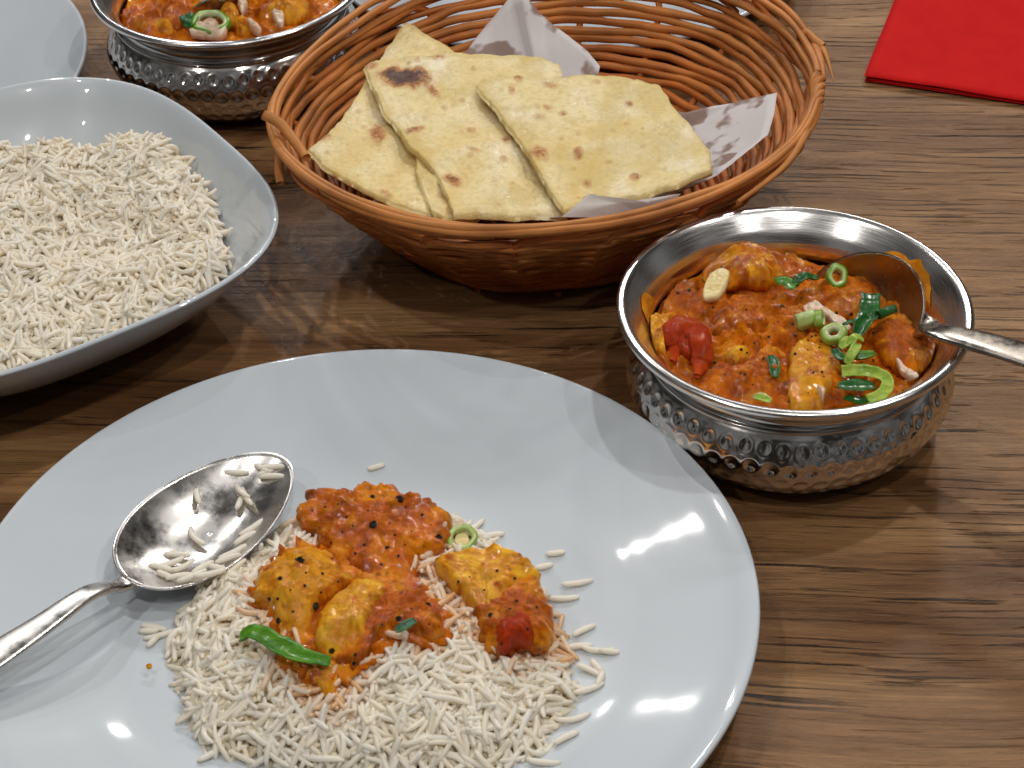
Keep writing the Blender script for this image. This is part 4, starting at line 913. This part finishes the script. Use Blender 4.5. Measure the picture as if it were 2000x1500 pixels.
for j, (zl, of) in enumerate([(.0595, .0008), (.0640, -.0010)]):
    P = bpos(th, zl + .0012 * n2(np.cos(th) * 2, np.sin(th) * 2, 1.5, 31. + j, 2), of + .0018 * np.sin(th * 9 + j * 2)); V, F, uv = tube(P, .0017, 8, caps=False)
    mk('border_rod', V, F, M_wick, BK, uv=uv, cols={'tone': np.full(len(V), .4)})
for P, r0, r1, ton in [([at(598, 308, .070), at(570, 268, .0735), at(545, 240, .0765), at(515, 224, .079)], .0022, .0024, .8),
                  ([at(552, 262, .069), at(546, 300, .063), at(545, 335, .058), at(548, 358, .055)], .0021, .0020, .7),
                  ([at(1560, 72, .069), at(1570, 66, .072), at(1577, 64, .0725), at(1592, 80, .0715), at(1606, 92, .070)], .0014, .0024, .8),
                  ([at(1602, 90, .0702), at(1612, 105, .069), at(1620, 130, .066), at(1628, 158, .063)], .0018, .0003, .9),
                  ([at(1440, 395, .064), at(1500, 352, .066), at(1545, 310, .0685), at(1578, 255, .0715)], .0010, .0018, .75),
                  ([at(595, 345, .066), at(620, 362, .0645), at(655, 386, .062)], .0022, .0025, .9)]:
    P = spline(P, 5); V, F, uv = tube(P, np.linspace(r0, r1, len(P)), 9, bumpy=.1)
    mk('loose_rod_end', V, F, M_wick, BK, uv=uv, cols={'tone': np.full(len(V), ton)})
for k in range(9):
    s = .05 + .068 * k; th = np.linspace(0, 2 * np.pi, 160); r = rim_r(th) * s; P = np.stack([BC[0] + r * np.cos(th), BC[1] + r * .93 * np.sin(th), .0045 + .0008 * np.cos(th * 8 + k * np.pi)], -1)
    V, F, uv = tube(P, .0024, 6, caps=False); mk('floor_rod', V, F, M_wick, BK, uv=uv, cols={'tone': np.full(len(V), .2)})
for k in range(6):
    a = np.pi * k / 6; d = np.array([math.cos(a), math.sin(a)]); rr_ = .56 * float(rim_r(np.array([a]))[0])
    P = np.array([[*(BC - d * rr_), .0022], [*(BC), .0022], [*(BC + d * rr_), .0022]]); V, F, uv = tube(P, .0016, 6); mk('floor_stake', V, F, M_wick, BK, uv=uv, cols={'tone': np.full(len(V), .1)})

# ------------------------------------------------------------------ greaseproof paper, one sheet with raised corners
def wallr(th, z): p = bpos(np.array([th]), z, -.0045)[0]; return np.hypot(p[0] - BC[0], p[1] - BC[1])
out = [at(905, 105, .050), at(950, 50, .056), at(998, -4, .066), at(1020, -12, .070), at(1060, 30, .062), at(1110, 70, .057), at(1150, 105, .052), at(1172, 128, .050), at(1165, 160, .046),
       at(1260, 200, .044), at(1338, 222, .046), at(1430, 200, .053), at(1518, 178, .063), at(1512, 225, .063), at(1500, 262, .062), at(1450, 305, .060), at(1400, 345, .056),
       at(1265, 398, .0635), at(1200, 385, .0660), at(1150, 380, .0665), at(1125, 400, .0655), at(1100, 425, .062),
       at(950, 430, .050), at(800, 400, .045), at(680, 330, .045), at(680, 220, .045), at(760, 150, .046), at(840, 120, .046)]
out = np.array(out); n = len(out); cen = np.array([BC[0] + .005, BC[1] - .005, .026])
Q = []
for i in range(n):
    for t in np.linspace(0, 1, 5, endpoint=False): Q.append(out[i] * (1 - t) + out[(i + 1) % n] * t)
Q = np.array(Q); T = np.linspace(.03, 1, 22); V = []
for t in T:
    p = cen[None] + (Q - cen) * t; p[:, 2] = cen[2] + (Q[:, 2] - cen[2]) * (t ** 1.6) + .0012 * n2(p[:, 0], p[:, 1], 60, 4.4, 3) * min(1, t * 3)
    V.append(p)
V = np.array(V).reshape(-1, 3); F = [f[::-1] for f in gridF(len(T), len(Q), False, True)]; F.append(np.arange(len(Q)))
o = mk('paper_liner', V, F, M_paper, org=np.array([*BC, .03])); tag(o, 'translucent greaseproof paper with oil stains lining the wicker basket', 'paper')
fl = [at(1096, 424, .0712), at(1125, 400, .0735), at(1150, 379, .0740), at(1205, 386, .0738), at(1268, 395, .0725), at(1330, 378, .0690), at(1310, 400, .0640), at(1200, 425, .0640)]
fl = np.array(fl); nf = 14; V = []
for t in np.linspace(0, 1, nf): V.append(fl.mean(0) + (fl - fl.mean(0)) * t + np.array([0, 0, .0006]) * (1 - t))
V = np.array(V).reshape(-1, 3); mk('folded_corner', V, [f[::-1] for f in gridF(nf, len(fl), False, True)], M_paper, o)
sm = o.modifiers.new('thick', 'SOLIDIFY'); sm.thickness = .00012

# ------------------------------------------------------------------ flatbreads
def coons(E, nu, nv):
    def rs(P, n):
        P = np.array(P, float); L = np.concatenate([[0], np.cumsum(np.linalg.norm(np.diff(P, axis=0), axis=1))]); s = np.linspace(0, L[-1], n); return np.stack([np.interp(s, L, P[:, k]) for k in range(2)], -1)
    top, right, bot, left = E  # image-space polylines; top: left->right, bot: left->right, left: top->bottom, right: top->bottom
    c0, c1, d0, d1 = rs(top, nu), rs(bot, nu), rs(left, nv), rs(right, nv); u = np.linspace(0, 1, nu)[:, None, None]; v_ = np.linspace(0, 1, nv)[None, :, None]
    S = (1 - v_) * c0[:, None] + v_ * c1[:, None] + (1 - u) * d0[None] + u * d1[None]
    return S - ((1 - u) * (1 - v_) * c0[0] + u * (1 - v_) * c0[-1] + (1 - u) * v_ * c1[0] + u * v_ * c1[-1])
def naan(E, plane, spots, label, thick=.0026, seed=1., parent=None, name='flatbread', n=130, wave=.0021, curl=None):
    S = coons(E, n, n); px, py = S[..., 0], S[..., 1]
    x0, y0 = plane[3], plane[4]; V = np.array([at(a, b_, plane[0], plane[1], plane[2], x0, y0) for a, b_ in zip(px.ravel(), py.ravel())]).reshape(n, n, 3)
    u = np.linspace(0, 1, n)[:, None]; v_ = np.linspace(0, 1, n)[None]; ed = np.minimum(np.minimum(u, 1 - u), np.minimum(v_, 1 - v_)); ed = np.broadcast_to(ed, (n, n))
    V[..., 0] += .0004 * n2(V[..., 0], V[..., 1], 160, seed, 3) * (ed < .02); V[..., 1] += .0004 * n2(V[..., 0], V[..., 1], 160, seed + 4, 3) * (ed < .02)
    bub = wave * n2(V[..., 0], V[..., 1], 38, seed, 2) + .0004 * n2(V[..., 0], V[..., 1], 130, seed + 2, 3) + .00025 * n2(V[..., 0], V[..., 1], 420, seed + 3, 2)
    rnd_ = np.sqrt(1 - (1 - np.clip(ed / .018, 0, 1)) ** 2)
    top = V.copy(); top[..., 2] += bub + thick * (rnd_ * .85 - .5)
    if curl is not None: top[..., 2] += curl(u, v_)
    bot_ = V.copy(); bot_[..., 2] += bub * .8 - thick * .5 * rnd_ - thick * .45
    if curl is not None: bot_[..., 2] += curl(u, v_)
    char = np.zeros((n, n))
    for sx, sy, rx, ry, rot, st in spots:
        c, s_ = math.cos(math.radians(rot)), math.sin(math.radians(rot)); dx, dy = px - sx, py - sy; q = np.sqrt(((c * dx + s_ * dy) / rx) ** 2 + ((-s_ * dx + c * dy) / ry) ** 2)
        q = q + .22 * n2(px / 1000., py / 1000., 45, seed + sx, 3); char = np.maximum(char, st * (1 - sstep(.15, 1.3, q)))
    g = np.random.default_rng(int(seed * 100))
    for _ in range(26):
        i, j = g.integers(4, n - 4, 2); r_ = g.uniform(4, 11); d = np.hypot(px - px[i, j], (py - py[i, j]) * 1.3) / r_; char = np.maximum(char, g.uniform(.10, .26) * (1 - sstep(.3, 1.1, d)))
    top[..., 2] += .0011 * np.clip(char, 0, .8) + .0005 * np.abs(n2(V[..., 0], V[..., 1], 90, seed + 9, 2))
    oil = np.clip(sstep(.0, .5, n2(px / 1000., py / 1000., 9, seed + 6, 3)) + .6 * (ed < .035), 0, 1)
    VV = np.concatenate([top.reshape(-1, 3), bot_.reshape(-1, 3)]); Fg = gridF(n, n); N = n * n
    idx = np.arange(N).reshape(n, n); loop = np.concatenate([idx[:-1, 0], idx[-1, :-1], idx[1:, -1][::-1], idx[0, 1:][::-1]]); l2 = np.roll(loop, -1)
    side = np.stack([loop, loop + N, l2 + N, l2], -1)
    F = np.concatenate([Fg[:, ::-1], Fg + N, side[:, ::-1]])
    a = (top[1:, :-1] - top[:-1, :-1])[5, 5]; b_ = (top[:-1, 1:] - top[:-1, :-1])[5, 5]
    if np.cross(a, b_)[2] > 0: F = F[:, ::-1]
    # wind so that the top faces up
    o = mk(name, VV, F, M_naan, parent, cols={'char': np.concatenate([char.ravel(), char.ravel() * .3]), 'oil': np.concatenate([oil.ravel()] * 2)})
    if label: tag(o, label, 'flatbread', 'folded flatbreads in the basket')
    return o
A_ = naan([[(792, 44), (840, 72), (905, 112), (990, 200)], [(990, 200), (985, 330), (900, 440)], [(598, 292), (640, 335), (735, 388), (850, 425), (900, 440)], [(792, 44), (752, 98), (720, 152), (680, 215), (640, 262), (598, 292)]],
          (.0560, .0, .02, .0, .76), [(738, 265, 24, 22, 60, .62), (628, 272, 26, 9, 5, .5), (660, 205, 14, 6, 0, .3), (756, 382, 16, 8, 20, .4), (640, 300, 9, 8, 0, .3), (700, 222, 10, 5, 0, .3), (830, 380, 12, 10, 0, .5)],
          'large pale flatbread at the bottom left of the stack, its peak touching the basket border', seed=1.7)
B_ = naan([[(708, 128), (735, 117), (800, 112), (905, 100), (1055, 110), (1092, 125), (1100, 150)], [(1100, 150), (1090, 280), (1108, 425)], [(886, 428), (960, 430), (1108, 425)], [(708, 128), (722, 165), (745, 215), (775, 255), (795, 290), (815, 302), (850, 340), (870, 380), (886, 428)]],
          (.0620, -.01, .03, .02, .76), [(790, 155, 62, 22, 8, 1.15), (840, 178, 30, 9, 35, .6), (725, 130, 15, 9, 0, .5), (858, 115, 17, 9, 0, .42), (810, 260, 22, 9, -15, .6), (885, 352, 24, 14, 20, .75), (800, 128, 8, 5, 0, .4), (925, 138, 10, 6, 0, .3), (990, 280, 14, 12, 0, .45), (920, 255, 12, 6, 0, .3), (868, 212, 10, 7, 0, .3), (925, 297, 20, 7, 20, .36), (985, 315, 12, 7, 0, .35), (1000, 360, 10, 6, 0, .3)],
          'middle flatbread with a big dark charred spot near its left corner', seed=2.9)
naan([[(812, 292), (870, 320), (960, 350)], [(960, 350), (950, 400), (930, 438)], [(844, 420), (880, 434), (930, 438)], [(812, 292), (812, 340), (830, 385), (844, 420)]],
     (.0580, -.01, .03, .02, .76), [(860, 385, 10, 8, 0, .3)], None, seed=4.1, parent=B_, name='folded_under_layer', n=60)
naan([[(926, 168), (945, 155), (1000, 150), (1180, 150), (1290, 168)], [(1290, 168), (1318, 205), (1345, 240), (1388, 290), (1392, 342)], [(1102, 418), (1150, 402), (1250, 390), (1392, 342)], [(926, 168), (965, 215), (1010, 275), (1045, 330), (1075, 380), (1102, 418)]],
     (.0672, -.02, .03, .06, .76), [(1130, 300, 12, 12, 30, .62), (1050, 303, 24, 18, 20, .5), (1229, 208, 9, 8, 0, .55), (1240, 353, 12, 8, 10, .5), (1100, 228, 9, 7, 0, .45), (1013, 158, 12, 9, 0, .4), (1070, 215, 12, 6, 0, .32), (1000, 180, 9, 10, 0, .38), (1075, 170, 26, 9, 25, .34), (1165, 168, 10, 6, 0, .3), (1148, 362, 12, 9, 0, .4), (1190, 322, 11, 8, 0, .3), (1052, 235, 22, 10, 15, .3), (1255, 293, 10, 8, 0, .25)],
     'right topmost flatbread, evenly pale with few brown specks', seed=6.3)

# ------------------------------------------------------------------ red napkin
c0, c1, c2 = at(1688, 145, .005), at(1745, 0, .005), at(2000, 190, .005)
e1 = (c2 - c0); e1 /= np.linalg.norm(e1); e2 = (c1 - c0); e2 /= np.linalg.norm(e2)
RN = empty('red_napkin', tuple(c0[:2]) + (0,)); tag(RN, 'folded bright red paper napkin in the top right corner', 'napkin')
for k in range(3):
    n_, m_ = 40, 30; u = np.linspace(0, .20, n_)[:, None]; v_ = np.linspace(0, .165, m_)[None]; ins = [0., .0008, .0004][k]
    z = [.0042, .0025, .0013][k]
    P = c0[None, None, :2] + (u[..., None] + ins) * e1[:2] + (v_[..., None] + ins * .5) * e2[:2]
    wob = (.0012 if k == 0 else .0003) * n2(P[..., 0], P[..., 1], 24, k * 1.3, 3) + .0006 * np.exp(-((u + v_ * .2) / .01) ** 2) * (k == 0)
    V = []
    for s, dz in ((0, 0), (1, -.0009)): V.append(np.stack([P[..., 0], P[..., 1], z + wob + dz + .0003 * k + (0 if s else -.0005 * np.exp(-(u / .003) ** 2) - .0005 * np.exp(-(v_ / .003) ** 2))], -1).reshape(-1, 3))
    N = n_ * m_; Fg = gridF(n_, m_); idx = np.arange(N).reshape(n_, m_); loop = np.concatenate([idx[:-1, 0], idx[-1, :-1], idx[1:, -1][::-1], idx[0, 1:][::-1]]); l2 = np.roll(loop, -1)
    mk('napkin_layer', np.concatenate(V), np.concatenate([Fg, Fg[:, ::-1] + N, np.stack([loop, loop + N, l2 + N, l2], -1)]), M_red, RN)
